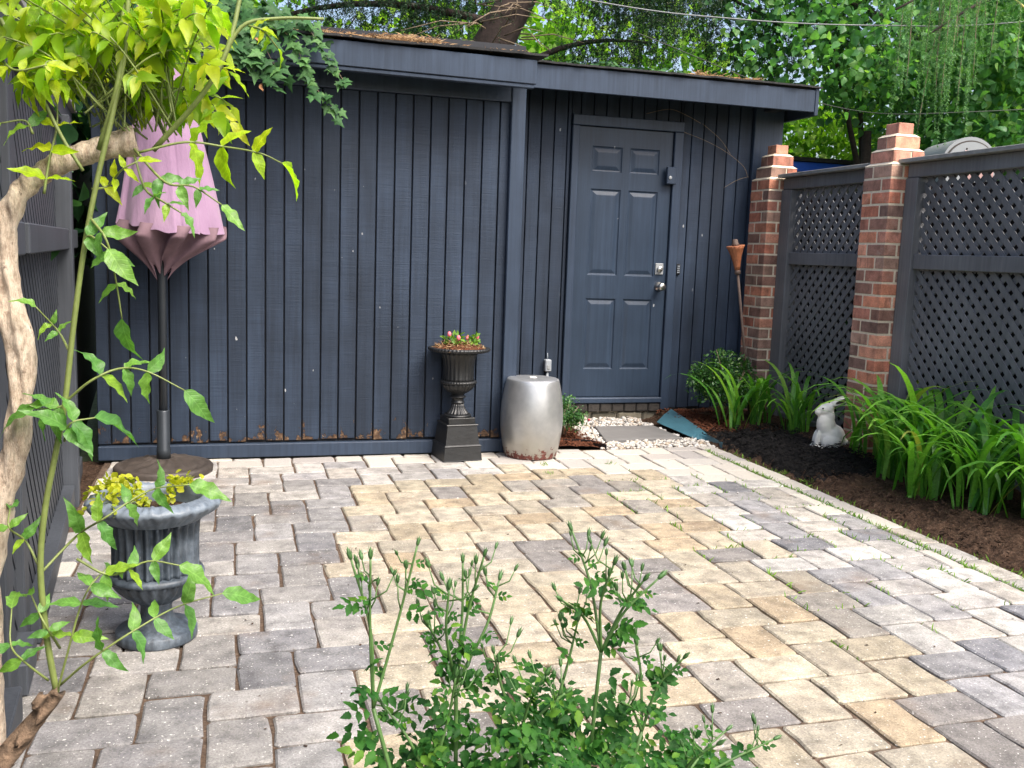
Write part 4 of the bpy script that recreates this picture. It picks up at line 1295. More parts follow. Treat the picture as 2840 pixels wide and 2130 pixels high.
# ------------------------------------------------------------------ garden torch
gt = thing('garden_torch', 'rusty copper cone torch on a thin leaning pole beside the far pillar', 'torch', (3.505, 6.03, .0))
a0, a1 = Vector((.03, .0, .0)), Vector((-.145, .01, 1.09))
MB().tube([a0, (a0 + a1) / 2 + Vector((.004, 0, 0)), a1], .0095, 10).build('pole', M['rust_pole'], gt, True)
dirn = (a1 - a0).normalized()
q = Vector((0, 0, 1)).rotation_difference(dirn)
def head(prof, name, mat, n=28, mod=None):
    mb = MB().lathe(prof, n, mod)
    o = mb.build(name, mat, gt, True); o.location = a1; o.rotation_mode = 'QUATERNION'; o.rotation_quaternion = q
head([(.012, -.03), (.020, -.025), (.020, .0), (.016, .004)], 'collar', M['rust_pole'])
head([(.018, .0), (.022, .03), (.036, .10), (.052, .145), (.064, .168), (.060, .172), (.02, .165)], 'cone', M['copper'], 72, lambda a, r, z, i: r * (1 + .03 * math.sin(14 * a + 30 * z)))
head([(.024, .165), (.026, .185), (.020, .192), (.018, .212), (.012, .215)], 'wick_cap', M['rust_pole'])

# ------------------------------------------------------------------ white rabbit
RBS = 1.02
rb = thing('rabbit_statue', 'white plaster rabbit statue half hidden by daylilies at the pillar foot', 'statue', (3.47, 5.00, .035), rad(160))
mb = MB()
E3 = lambda ax, d: Matrix.Rotation(rad(d), 3, ax)
mb.ellipsoid((-.02, 0, .075), (.085, .066, .080))             # haunches
mb.ellipsoid((.012, 0, .135), (.058, .054, .090), E3('Y', 14))  # chest
mb.ellipsoid((.005, 0, .195), (.040, .040, .050))
mb.ellipsoid((.022, 0, .238), (.052, .038, .040), E3('Y', 22))  # head
mb.ellipsoid((.060, 0, .222), (.028, .024, .024))               # muzzle
for sy in (-1, 1):
    mb.ellipsoid((-.055, sy * .022, .292), (.058, .011, .022), E3('Z', sy * 6) @ E3('Y', 24))   # ears laid back
    mb.ellipsoid((-.01, sy * .055, .045), (.058, .026, .048))     # thighs
    mb.ellipsoid((.045, sy * .050, .013), (.046, .018, .015))     # hind feet
    mb.ellipsoid((.066, sy * .024, .055), (.018, .015, .060), E3('Y', -8))   # forelegs
    mb.ellipsoid((.078, sy * .024, .010), (.024, .014, .012))
mb.ellipsoid((-.10, 0, .045), (.026, .026, .026))
rb.scale = (RBS,) * 3
body = mb.build('body', M['plaster'], rb, True)
rm = body.modifiers.new('remesh', 'REMESH'); rm.mode = 'VOXEL'; rm.voxel_size = .005; rm.use_smooth_shade = True
sm = body.modifiers.new('smooth', 'SMOOTH'); sm.iterations = 6
for sy in (-1, 1):
    MB().ellipsoid((.048, sy * .033, .248), (.005, .003, .005)).build('eye', M['black_plastic'], rb, True)
    e_ = MB().ellipsoid((-.058, sy * .033, .296), (.040, .0035, .010), E3('Z', sy * 6) @ E3('Y', 24)).build('ear_hollow', M['bronze'], rb, True)

# ------------------------------------------------------------------ gravel, slab, edging, mulches by the door
r3 = np.random.default_rng(21)
def stone_field(n, poly, z, s0, s1, seed, mat, name):
    r = np.random.default_rng(seed)
    t = (1 + 5 ** .5) / 2
    iv = np.array([(-1, t, 0), (1, t, 0), (-1, -t, 0), (1, -t, 0), (0, -1, t), (0, 1, t), (0, -1, -t), (0, 1, -t), (t, 0, -1), (t, 0, 1), (-t, 0, -1), (-t, 0, 1)], float)
    iv /= np.linalg.norm(iv[0])
    iF = np.array([(0, 11, 5), (0, 5, 1), (0, 1, 7), (0, 7, 10), (0, 10, 11), (1, 5, 9), (5, 11, 4), (11, 10, 2), (10, 7, 6), (7, 1, 8), (3, 9, 4), (3, 4, 2), (3, 2, 6), (3, 6, 8), (3, 8, 9), (4, 9, 5), (2, 4, 11), (6, 2, 10), (8, 6, 7), (9, 8, 1)])
    xs, ys = [], []
    (xa, xb, ya, yb) = poly
    P = np.c_[r.uniform(xa, xb, n), r.uniform(ya, yb, n), z + r.uniform(-.006, .010, n)]
    V = []; 
    sc = r.uniform(s0, s1, n)
    off = r.normal(scale=.16, size=(n, 12, 3))
    an = r.uniform(0, 6.28, n)
    base = iv[None] * (1 + off)
    base = base * np.stack([r.uniform(.8, 1.4, n), r.uniform(.7, 1.1, n), r.uniform(.45, .75, n)], -1)[:, None]
    c, s = np.cos(an)[:, None], np.sin(an)[:, None]
    x = base[..., 0] * c - base[..., 1] * s; y = base[..., 0] * s + base[..., 1] * c
    V = np.stack([x, y, base[..., 2]], -1) * sc[:, None, None] + P[:, None]
    F = (iF[None] + (np.arange(n) * 12)[:, None, None]).reshape(-1, 3)
    return V.reshape(-1, 3), F, P
def in_quad(P, quad):
    ins = np.ones(len(P), bool)
    for i in range(4):
        a, b = np.array(quad[i]), np.array(quad[(i + 1) % 4])
        ins &= (b[0] - a[0]) * (P[:, 1] - a[1]) - (b[1] - a[1]) * (P[:, 0] - a[0]) > 0
    return ins
SLAB = [(2.235, 5.545), (2.783, 5.575), (2.775, 6.02), (2.345, 6.015)]
V, F, P = stone_field(3400, (2.10, 2.99, 5.33, 6.40), -.012, .007, .018, 5, M['stone'], 'gravel')
ok = ~in_quad(P, SLAB)
lim = np.where(P[:, 1] > 5.62, 2.80 + .28 * (P[:, 1] - 5.62) * 0 , 2.93 - .10 * (P[:, 1] - 5.33))
ok &= P[:, 0] < lim + .02 * np.sin(P[:, 1] * 30)
ok &= P[:, 0] > 2.16 + .05 * np.sin(P[:, 1] * 14)
keepF = np.repeat(ok, 20)
gravel = stuff(link('gravel', np_mesh('gravel', V, F[keepF], M['stone'])))
gravel['label'] = 'white marble chip gravel around the stepping stone'; gravel['category'] = 'gravel'
def slab_mesh():
    mb = MB(); z0, z1 = -.03, .006
    top = SLAB; n = 4
    cx = sum(p[0] for p in top) / 4; cy = sum(p[1] for p in top) / 4
    ring = []
    for i in range(4):
        a, b = top[i], top[(i + 1) % 4]
        for k in range(6):
            t = k / 6; 
            ring.append((a[0] + (b[0] - a[0]) * t + random.uniform(-.004, .004), a[1] + (b[1] - a[1]) * t + random.uniform(-.004, .004)))
    N = len(ring)
    vs = [(x, y, z0) for x, y in ring] + [(x, y, z1 - .005) for x, y in ring] + [(cx + (x - cx) * .985, cy + (y - cy) * .985, z1) for x, y in ring]
    fs = [(r * N + k, r * N + (k + 1) % N, (r + 1) * N + (k + 1) % N, (r + 1) * N + k) for r in range(2) for k in range(N)] + [tuple(range(2 * N, 3 * N))]
    return mb.add(vs, fs)
tag(slab_mesh().build('stepping_stone', M['slab']), 'flat grey stone slab set in white gravel before the door', 'stepping stone')
# teal edging strip: a thin upright edge by the patio that flares into a flat tilted sheet towards the wall
L0 = [(2.922, 5.30, -.02), (2.930, 5.42, -.02), (2.925, 5.52, -.015), (2.865, 5.62, .0), (2.835, 5.80, .012), (2.825, 5.95, .016), (2.835, 6.09, .014)]
L1 = [(2.925, 5.30, .022), (2.934, 5.42, .024), (2.938, 5.52, .030), (2.958, 5.64, .038), (2.985, 5.86, .050), (3.020, 6.10, .058), (3.060, 6.34, .062)]
mb = MB(); A_, B_ = spline(L0, 4), spline(L1, 4); vs = []; fs = []
for p0, p1 in zip(A_, B_):
    up = Vector((0, 0, .0016))
    mid_ = (p0 + p1) / 2 + Vector((0, 0, .006))
    vs += [p0, mid_, p1, p0 + up + Vector((.0016, 0, 0)), mid_ + up, p1 + up + Vector((.0016, 0, 0))]
for i in range(len(A_) - 1):
    a, b = i * 6, i * 6 + 6
    fs += [(a + 3, a + 4, b + 4, b + 3), (a + 4, a + 5, b + 5, b + 4), (a, b, b + 1, a + 1), (a + 1, b + 1, b + 2, a + 2), (a, a + 3, b + 3, b), (a + 2, b + 2, b + 5, a + 5)]
fs += [(0, 1, 4, 3), (1, 2, 5, 4), (len(vs) - 6, len(vs) - 3, len(vs) - 2, len(vs) - 5), (len(vs) - 5, len(vs) - 2, len(vs) - 1, len(vs) - 4)]
tag(mb.add(vs, fs).build('edging_strip', M['teal']), 'teal-blue plastic edging strip twisting flat beside the gravel', 'edging')
mb = MB(); e_ = spline([(1.86, 5.52, .02), (2.0, 5.47, .03), (2.10, 5.42, .03), (2.17, 5.36, .015)], 5)
for i in range(len(e_) - 1):
    a, b = e_[i], e_[i + 1]
    mb.add([a + Vector((0, 0, -.05)), b + Vector((0, 0, -.05)), b, a, a + Vector((.004, .006, -.05)), b + Vector((.004, .006, -.05)), b + Vector((.004, .006, 0)), a + Vector((.004, .006, 0))], [(0, 1, 2, 3), (7, 6, 5, 4), (3, 2, 6, 7)])
tag(mb.build('edging_strip', M['black_plastic']), 'black plastic edging between red mulch and white gravel', 'edging')
struct(height_patch('red_mulch', 2.96, 3.62, 5.52, 6.44, 40, 50, lambda x, y: -.01 + .05 * math.sin(min(1, max(0, (x - 2.96) / .2)) * 1.57) * min(1, (y - 5.5) / .2) + .010 * fbm(x, y, 16, 2), M['mulch_red']))
struct(height_patch('red_mulch', 1.80, 2.15, 5.335, 6.40, 24, 60, lambda x, y: -.012 + .03 * math.sin(min(1, max(0, (2.15 - x) / .12)) * 1.57) + .008 * fbm(x, y, 18, 6), M['mulch_red']))
struct(height_patch('black_mulch', 2.915, 3.50, 4.28, 5.62, 60, 110, lambda x, y: bed_z(x, y) + .034 * max(0, math.sin(math.pi * min(1, max(0, (x - 2.915) / .585)))) ** .5 * max(0, math.sin(math.pi * min(1, max(0, (y - 4.28) / 1.34)))) ** .4 - .012 + .012 * fbm(x, y, 30, 1), M['mulch_black']))
def shreds(name, n, x0, x1, y0, y1, zf, s0, s1, mat, seed):
    r = np.random.default_rng(seed)
    X = r.uniform(x0, x1, n); Y = r.uniform(y0, y1, n)
    P = np.c_[X, Y, [zf(a, b) for a, b in zip(X, Y)]]
    bv = np.array([(-.14, 0, 0), (.14, 0, .05), (.10, 1, .12), (-.10, .9, .0), (0, .5, .16)]); bf = np.array([(0, 1, 4), (1, 2, 4), (2, 3, 4), (3, 0, 4)])
    return stuff(link(name, scatter_mesh(name, bv, bf, rand_basis(P, r.uniform(s0, s1, n), 2.2, seed), mat)))
shreds('red_bark_chips', 2200, 2.98, 3.55, 5.58, 6.42, lambda a, b: .045, .015, .04, M['mulch_red'], 31)
shreds('red_bark_chips', 900, 1.80, 2.14, 5.34, 6.0, lambda a, b: .022, .015, .035, M['mulch_red'], 32)
shreds('black_bark_chips', 3800, 2.93, 3.48, 4.32, 5.58, lambda a, b: bed_z(a, b) + .026 + random.uniform(-.01, .014), .010, .028, M['mulch_black'], 33)
shreds('soil_crumbs', 5200, 2.90, 3.70, 1.7, 4.45, lambda a, b: bed_z(a, b) + random.uniform(-.004, .008), .006, .032, M['soil'], 34)
shreds('soil_crumbs', 500, -.74, -.655, 2.4, 5.2, lambda a, b: -.015 + random.uniform(-.004, .01), .006, .022, M['soil'], 35)

# ================================================================== PLANTS
# ------------------------------------------------------------------ daylilies
def blade(seed):
    r = random.Random(seed)
    n = 9; vs = []; fs = []
    rise, arch = r.uniform(.5, .85), r.uniform(.45, 1.0)
    p = Vector((0, 0, 0)); ang = rad(r.uniform(68, 88)); tw = r.uniform(-.5, .5)
    bend = rad(r.uniform(110, 185)) * (.35 + .65 * arch)
    for i in range(n + 1):
        t = i / n
        w = .0215 * (.5 + .5 * min(1, t * 3.2)) * (1 - .35 * t) * (1 - max(0, (t - .72) / .28) ** 1.6) + .001
        s = Vector((math.cos(tw * t), math.sin(tw * t), 0))
        fold = .35 * (1 - t)
        up = Vector((0, 0, 1))
        vs += [p - s * w + Vector((0, -fold * w, fold * w * .6)), p, p + s * w + Vector((0, -fold * w, fold * w * .6))]
        a = ang - bend * t ** 1.75
        p = p + Vector((0, math.cos(a), math.sin(a))) * (1 / n)
    for i in range(n):
        a, b = 3 * i, 3 * i + 3
        fs += [(a, a + 1, b + 1, b), (a + 1, a + 2, b + 2, b + 1)]
    return MB().add(vs, fs).mesh('blade', LEAF['lily'], True)
BL = [blade(k) for k in range(14)]
def daylily(x, y, n, L, label, spread=.05, lean=(0, 0), wide=1.0):
    z = bed_z(x, y) - .01
    t = thing('daylily', label, 'daylily', (x, y, z), 0, 'daylily clumps along the bed')
    n = int(n * 1.35)
    for k in range(n):
        a = 2 * math.pi * (k / n) + random.uniform(-.4, .4)
        l = L * random.uniform(.6, 1.15)
        o = link('blade', random.choice(BL), t, (random.gauss(0, spread), random.gauss(0, spread), 0), (rad(random.uniform(-8, 8)) + lean[0], lean[1], a))
        o.scale = (l * 1.25 * wide, l, l)
    return t
LL = [
 (3.46, 3.33, 34, .66, 'broad-bladed daylily clump nearest the right edge of the bed'),
 (3.30, 3.55, 30, .60, 'daylily clump with blades drooping over the brown soil at the front'),
 (3.52, 3.72, 32, .70, 'daylily clump against the lattice, second from the right edge'),
 (3.24, 3.86, 28, .60, 'daylily clump leaning out over the edge of the pavers'),
 (3.50, 4.08, 34, .76, 'tallest daylily clump against the near lattice bay'),
 (3.34, 4.20, 26, .66, 'daylily clump at the near end of the black mulch'),
 (3.52, 4.46, 26, .68, 'daylily clump in front of the nearer brick pillar'),
 (3.54, 4.78, 8, .60, 'daylily clump whose blades cross in front of the white rabbit'),
 (3.52, 5.45, 24, .60, 'daylily clump behind the rabbit, before the far lattice bay'),
 (3.45, 5.80, 20, .56, 'thin daylily clump between the round shrub and the far lattice bay'),
 (3.20, 5.66, 9, .62, 'sparse daylily with a few long blades beside the round shrub')]
for x, y, n, L, lab in LL:
    daylily(x, y, n, L, lab, .045)

# ------------------------------------------------------------------ small-leaved shrubs
def shrub(name, label, cat, loc, rx, ry, h, n, leafv, leaff, s0, s1, mat, seed, stem_mat, clumps=18):
    t = thing(name, label, cat, loc)
    r = np.random.default_rng(seed)
    C = r.normal(size=(clumps, 3)); C /= np.linalg.norm(C, axis=1)[:, None]
    C[:, 2] = np.abs(C[:, 2])
    C *= r.uniform(.45, .88, clumps)[:, None]
    k = r.integers(0, clumps, n)
    P = C[k] + r.normal(scale=.17, size=(n, 3))
    nr = np.linalg.norm(P, axis=1)
    P[nr > 1.12] *= (1.12 / nr[nr > 1.12])[:, None]
    P = P * np.array([rx, ry, h * .55]) + np.array([0, 0, h * .45])
    P = P[P[:, 2] > .005]
    o = link('foliage', scatter_mesh('foliage', np.array(leafv), np.array(leaff), rand_basis(P, r.uniform(s0, s1, len(P)), .7, seed), mat, True), t)
    stuff(o)
    for q in range(7):
        a = 2 * math.pi * q / 7
        e = Vector((math.cos(a) * rx * .6, math.sin(a) * ry * .6, h * .75))
        MB().tube([(0.01 * math.cos(a), .01 * math.sin(a), -.02), e * .45 + Vector((0, 0, .03)), e], [.006, .004, .002], 6).build('stem', stem_mat, t, True)
    return t
sl = leaflet([(0, .08), (.35, .30), (.7, .26), (1, .04)], .1, .35)
shrub('boxwood', 'round glossy green boxwood shrub at the right end of the shed wall', 'shrub', (3.285, 5.98, .02), (.245), .22, .50, 6000, *sl, .014, .027, LEAF['box'], 3, M['twig'])
shrub('leafy_shrub', 'low feathery green plant between the silver stool and the gravel', 'plant', (1.985, 5.66, .0), .17, .17, .27, 3600, *sl, .010, .022, LEAF['ground'], 7, M['twig'], 22)
MB().ellipsoid((0, 0, 0), (.010, .008, .008)).build('red_berry', LEAF['red_bud'], bpy.data.objects['leafy_shrub'], True, (.17, -.02, .12))
tg = thing('tall_twig', 'thin leafy twig rising from the boxwood shrub', 'twig', (3.25, 5.9, .02))
MB().tube([(0, 0, 0), (-.03, -.02, .35), (-.10, -.02, .53)], .002, 5).build('stem', M['twig'], tg, True)
P = np.array([(-.10 + random.uniform(-.03, .03), -.02 + random.uniform(-.02, .02), .5 + random.uniform(-.06, .03)) for _ in range(14)])
stuff(link('leaves', scatter_mesh('leaves', np.array(sl[0]), np.array(sl[1]), rand_basis(P, rng.uniform(.014, .022, 14), .7, 12), LEAF['box'], True), tg))

# ------------------------------------------------------------------ rose bush in front
ro = thing('rose_bush', 'budding rose bush with serrated leaflets at the bottom centre foreground', 'rose bush', (.42, 1.30, -.02))
RO = Vector((.42, 1.30, -.02))
def rl(k):
    st = [(0, .04), (.14, .17), (.3, .26), (.48, .28), (.66, .22), (.84, .12), (1, .005)]
    tt = np.linspace(0, 1, 11)
    st = [(t, float(np.interp(t, [q[0] for q in st], [q[1] for q in st])) * (1.12 if i % 2 else .90)) for i, t in enumerate(tt)]
    vs, fs = leaflet(st, random.uniform(.05, .35), random.uniform(.12, .45), .05, k)
    return vs, fs
RLm = [MB().add(*rl(k)).mesh('leaf', LEAF['rose'], True) for k in range(8)]
rlv, rlf = rl(9)
rose_leaves = []
def rose_leaf(p, d, L, s):
    """compound leaf of five leaflets"""
    d = Vector(d).normalized()
    side = d.cross(Vector((random.uniform(-.3, .3), -.6, 1))).normalized()
    nn = side.cross(d) 
    if nn.z < 0: nn = -nn
    nn = nn + Vector((random.uniform(-.4, .4), random.uniform(-.5, .1), random.uniform(0, .4)))
    for t, sg in ((.35, -1), (.38, 1), (.7, -1), (.73, 1), (1, 0)):
        q = Vector(p) + d * L * t - Vector((0, 0, .25 * L * t * t))
        dd = d * (.5 if sg else 1) + side * sg * .95 + Vector((0, 0, -.15))
        rose_leaves.append(basis(dd, nn + Vector((random.uniform(-.3, .3), random.uniform(-.3, .3), 0)), q - RO, s * random.uniform(.8, 1.15)))
tops = [(.154, .719), (.179, .724), (.248, .734), (.287, .681), (.32, .699), (.34, .722), (.377, .668), (.456, .655), (.493, .736), (.528, .709), (.574, .684), (.605, .679), (.268, .612), (.359, .576), (.424, .556), (.652, .552), (.70, .424), (.759, .402), (.818, .403), (.597, .557), (.30, .55), (.50, .60), (.20, .50), (.46, .52), (.55, .50)]
stems = MB(); buds = []
forks = [((.187, 1.30, .50), (0, 1, 2)), ((.31, 1.31, .52), (3, 4, 5, 6, 12)), ((.53, 1.29, .56), (7, 8, 9, 10, 11)), ((.40, 1.27, .45), (13, 14, 23)), ((.60, 1.28, .43), (15, 19, 24)), ((.66, 1.27, .33), (16, 17, 18)), ((.27, 1.29, .38), (20, 22)), ((.46, 1.31, .44), (21,))]
def bud(p, s, d):
    buds.append((Vector(p), s, Vector(d).normalized()))
for fk, ids in forks:
    fk = Vector(fk)
    base = Vector((.42 + (fk.x - .42) * .45, 1.30 + random.uniform(-.04, .04), -.02))
    mid = (base + fk) / 2 + Vector((random.uniform(-.02, .02), random.uniform(-.02, .02), .02))
    s_ = spline([base, mid, fk], 7)
    MB().tube([p - RO for p in s_], interp([.0042, .0030], len(s_)), 8).build('cane', M['rose_stem'], ro, True)
    for q in range(10):
        p = s_[int(len(s_) * random.uniform(.35, .99))]
        rose_leaf(p, (random.uniform(-1, 1), random.uniform(-.9, .5), random.uniform(-.1, .6)), random.uniform(.045, .07), random.uniform(.020, .027))
    for id_ in ids:
        tx, tz = tops[id_]
        tip = Vector((tx, fk.y + random.uniform(-.05, .05), tz))
        mid = (fk + tip) / 2 + Vector((random.uniform(-.012, .012), random.uniform(-.012, .012), .01))
        s_ = spline([fk, mid, tip], 8)
        MB().tube([p - RO for p in s_], interp([.0026, .0016], len(s_)), 7).build('cane', M['rose_stem'], ro, True)
        bud(tip, random.uniform(.8, 1.15), s_[-1] - s_[-3])
        for q in range(4 if tz < .65 else 3):          # leaves below the flower truss
            p = s_[int(len(s_) * random.uniform(.05, .7))]
            rose_leaf(p, (random.uniform(-1, 1), random.uniform(-.8, .4), random.uniform(-.1, .5)), random.uniform(.025, .045), random.uniform(.013, .021))
        for q in range(random.choice([3, 4, 5])):       # side shoots with buds
            i = int(len(s_) * random.uniform(.55, .93)); p = s_[i]
            e = p + Vector((random.uniform(-.032, .032), random.uniform(-.02, .02), random.uniform(.018, .045)))
            c = (p + e) / 2 + Vector(((e.x - p.x) * .22, 0, -.004))
            MB().tube([v - RO for v in (p, c, e)], [.0013, .0011, .0009], 5).build('side_shoot', M['rose_stem'], ro, True)
            bud(e, random.uniform(.6, 1.0), e - c)
            if random.random() < .5: rose_leaf(p, (random.uniform(-1, 1), -.3, .3), .018, .011)
bmv = MB()
bmv.lathe([(.0004, 0), (.0020, .001), (.0030, .004), (.0034, .007), (.0026, .011), (.0012, .0145), (.0002, .018)], 8)
for k in range(4):
    a = k * 1.57 + .4
    c, s = math.cos(a), math.sin(a)
    bmv.add([(.0028 * c - .001 * s, .0028 * s + .001 * c, .006), (.0028 * c + .001 * s, .0028 * s - .001 * c, .006), (.0055 * c, .0055 * s, .0185)], [(0, 1, 2)])
bm_ = bmv.mesh('bud', LEAF['bud'], True)
for p, s, d in buds:
    q = Vector((0, 0, 1)).rotation_difference(d)
    link('bud', bm_, ro, mat4=Matrix.Translation(p - RO) @ q.to_matrix().to_4x4() @ Matrix.Scale(s * 1.02, 4))
for q in range(900):        # body of the bush
    x = .17 + .58 * random.random() ** .9
    top = float(np.interp(x, [.15, .22, .32, .45, .55, .65, .78], [.30, .46, .50, .50, .47, .40, .34]))
    z = random.uniform(.12, top) if random.random() < .35 else random.uniform(.25, top * .93)
    rose_leaf((x, 1.30 + random.gauss(0, .085), z), (random.uniform(-1, 1), random.uniform(-1, .6), random.uniform(-.2, .6)), random.uniform(.03, .055), random.uniform(.014, .023))
MB().ellipsoid((0, 0, 0), (.010, .010, .007)).build('spent_bloom', LEAF['red_bud'], ro, True, (.60 - .42, -.07, .345 + .02))
def scr(mx):
    p = RO + mx.translation
    return -p.y * .6 + p.z * 2
rose_leaves.sort(key=scr, reverse=True)
for mx in rose_leaves[:300]:
    link('leaf', random.choice(RLm), ro, mat4=mx)
stuff(link('inner_leaves', scatter_mesh('inner_leaves', np.array(rlv), np.array(rlf), [np.array(m_) for m_ in rose_leaves[300:]], LEAF['rose_i'], True), ro))

# ------------------------------------------------------------------ ivy over the shed roof
iv = thing('ivy', 'green ivy spilling over the left shed roof and fascia', 'ivy', (.2, 5.1, 2.2))
IV = Vector((.2, 5.1, 2.2))
def ivy_geo(k):
    r = random.Random(k)
    ang = [-150, -118, -75, -45, -12, 15, 50, 90]
    o = [(0, 0)]
    half = [(.16, -.16), (.42, -.10), (.30, .10), (.50, .36), (.24, .42), (.15, .62), (0, 1.0)]
    pts = [(0, 0)] + half + [(-x, y) for x, y in half[-2::-1]]
    vs = [(0, .32, .05)] + [(x * r.uniform(.9, 1.1), y * r.uniform(.93, 1.06), -.12 * abs(x) - .1 * y * y + r.uniform(-.02, .02)) for x, y in pts]
    n = len(pts)
    return vs, [(0, 1 + i, 1 + (i + 1) % n) for i in range(n)]
IVm = [MB().add(*ivy_geo(k)).mesh('leaf', LEAF['ivy'], True) for k in range(5)]
ivl = []
def ivy_leaf(p, s, out=(0, -1, .5)):
    d = Vector((random.uniform(-.8, .8), random.uniform(-.5, .0), random.uniform(-1, .1)))
    n = Vector(out) + Vector((random.uniform(-.7, .7), random.uniform(-.4, .4), random.uniform(-.5, .6)))
    ivl.append((p, basis(d, n, Vector(p) - IV, s)))
def strand(pts, n, s0, s1, jit=.03, r=.0028):
    s_ = spline(pts, 8)
    MB().tube([p - IV for p in s_], interp([r, r * .5], len(s_)), 6).build('stem', M['twig'], iv, True)
    for q in range(n):
        p = s_[min(len(s_) - 1, int(len(s_) * (q + random.random()) / n))]
        ivy_leaf(p + Vector((random.uniform(-jit, jit), random.uniform(-.03, 0), random.uniform(-jit, jit))), random.uniform(s0, s1))
strand([(.16, 5.10, 2.23), (.22, 5.03, 2.20), (.286, 4.99, 2.119), (.331, 4.98, 2.013), (.399, 4.98, 1.908), (.502, 4.98, 1.815)], 44, .05, .072)
strand([(.30, 5.12, 2.24), (.36, 5.03, 2.20), (.397, 4.99, 2.129), (.466, 4.98, 2.047), (.531, 4.98, 1.952)], 34, .04, .058, .022)
for k in range(5):
    x = -.02 + k * .035
    strand([(x, 5.12, 2.24), (x + .01, 5.02, 2.17), (x + .03, 4.98, 2.08), (x + .055 + .01 * k, 4.98, 1.95 + .02 * abs(k - 3))], 19, .055, .080, .035)
for q in range(190):
    x = random.uniform(-.45, .46)
    hgt = float(np.interp(x, [-.45, .0, .25, .46], [.26, .22, .13, .04]))
    ivy_leaf((x, 5.03 + random.uniform(-.05, .35), 2.20 + random.uniform(-.03, hgt)), random.uniform(.05, .085), (0, -.8, .8))
random.shuffle(ivl)
for p, mx in ivl[:300]:
    link('leaf', random.choice(IVm), iv, mat4=mx)
ivm = [np.array(mx) for p, mx in ivl[300:]]
for q in range(1500):
    x = random.uniform(-.8, .45); hgt = float(np.interp(x, [-.8, .0, .25, .45], [.30, .20, .10, .03]))
    ivm.append(np.array(basis((random.uniform(-1, 1), random.uniform(-1, .3), random.uniform(-.8, .2)), (random.uniform(-.6, .6), -.5, .8), Vector((x, 5.2 + random.uniform(-.1, 1.6), 2.21 + random.uniform(-.02, hgt))) - IV, random.uniform(.05, .08))))
igv, igf = ivy_geo(3)
stuff(link('ivy_mass', scatter_mesh('ivy_mass', np.array(igv), np.array(igf), ivm, LEAF['ivy_i'], True), iv))
for p in ((.105, 4.99, 2.16), (.125, 4.985, 1.93)):
    MB().add(*leaflet(ST_W, .4, .5, .1, 3)).build('dead_leaf', LEAF['dead_leaf'], iv, True, tuple(Vector(p) - IV), (rad(-110), .4, .5)).scale = (.06, .06, .06)
iv2 = thing('ivy', 'low row of ivy leaves along the roof above the door', 'ivy', (2.4, 6.3, 2.38))
P = [np.array(basis((random.uniform(-1, 1), random.uniform(-1, .3), random.uniform(-.6, .2)), (random.uniform(-.6, .6), -.5, .9), (random.uniform(-.75, .62), random.uniform(-.16, .5), random.uniform(.0, .05) + .012 * math.sin(q)), random.uniform(.04, .065))) for q in range(420)]
stuff(link('ivy_mass', scatter_mesh('ivy_mass', np.array(igv), np.array(igf), P, LEAF['ivy_i'], True), iv2))
# bare vine on the door wall
vn = thing('bare_vine', 'thin bare vine twigs on the wall right of the door', 'vine', (3.2, 6.44, 1.9))
for pts in ([(2.78, 0, 2.16), (2.95, -.012, 2.20), (3.08, -.01, 2.17), (3.2, -.012, 2.12)], [(3.05, 0, 2.06), (3.25, -.012, 2.0), (3.42, -.012, 1.93), (3.56, -.012, 1.84), (3.60, -.02, 1.76)], [(3.22, 0, 2.12), (3.36, -.012, 2.02), (3.45, -.012, 1.92)], [(3.42, 0, 1.68), (3.52, -.012, 1.74), (3.61, -.012, 1.77)]):
    MB().tube([Vector((p[0] - 3.2, p[1] - .012, p[2] - 1.9)) for p in spline(pts, 5)], .0018, 5).build('twig', M['twig'], vn, True)

# ------------------------------------------------------------------ weeds in the joints
r4 = np.random.default_rng(41)
P = []
for q in range(900):
    y = r4.uniform(1.8, 5.2)
    P.append((2.7575 + r4.normal(0, .006), y, -.006))
for q in range(260):
    y = r4.uniform(2.2, 5.2)
    P.append((2.884 + r4.normal(0, .012), y, -.006))
cl = [p for p in pav if 1.75 < p[0] < 2.75 and 2.2 < p[2] < 4.6]
for q in range(80):
    p = cl[int(r4.integers(len(cl)))]
    e = r4.random()
    for w in range(int(r4.integers(4, 14))):
        if e < .5: P.append((r4.uniform(p[0], p[1]), p[2] + r4.normal(0, .002), -.007))
        else: P.append((p[0] + r4.normal(0, .002), r4.uniform(p[2], p[3]), -.007))
for cx, cy in ((1.60, 4.72), (1.63, 4.93), (2.92, 4.55), (2.93, 4.36), (2.0, 4.9)):
    for w in range(14): P.append((cx + r4.normal(0, .014), cy + r4.normal(0, .014), .0))
P = np.array(P)
wv = np.array([(-.09, 0, 0), (.09, 0, 0), (.11, .55, .25), (-.10, .6, .22), (0, 1, .2)]); wf = np.array([(0, 1, 2), (0, 2, 3), (3, 2, 4)])
Mx = rand_basis(P, r4.uniform(.010, .028, len(P)), .3, 8)
Mx[:, :3, 1] = np.abs(Mx[:, :3, 1]) * np.array([1, 1, 1]) * np.where(r4.random((len(P), 3)) < .5, -1, 1) * np.array([1, 1, 0]) + np.abs(Mx[:, :3, 1]) * np.array([0, 0, 1]) + np.array([0, 0, .006])
wd = stuff(link('joint_weeds', scatter_mesh('joint_weeds', wv, wf, Mx, LEAF['weed'], True)))
wd['label'] = 'green weeds and moss sprouting in the paver joints'; wd['category'] = 'weeds'
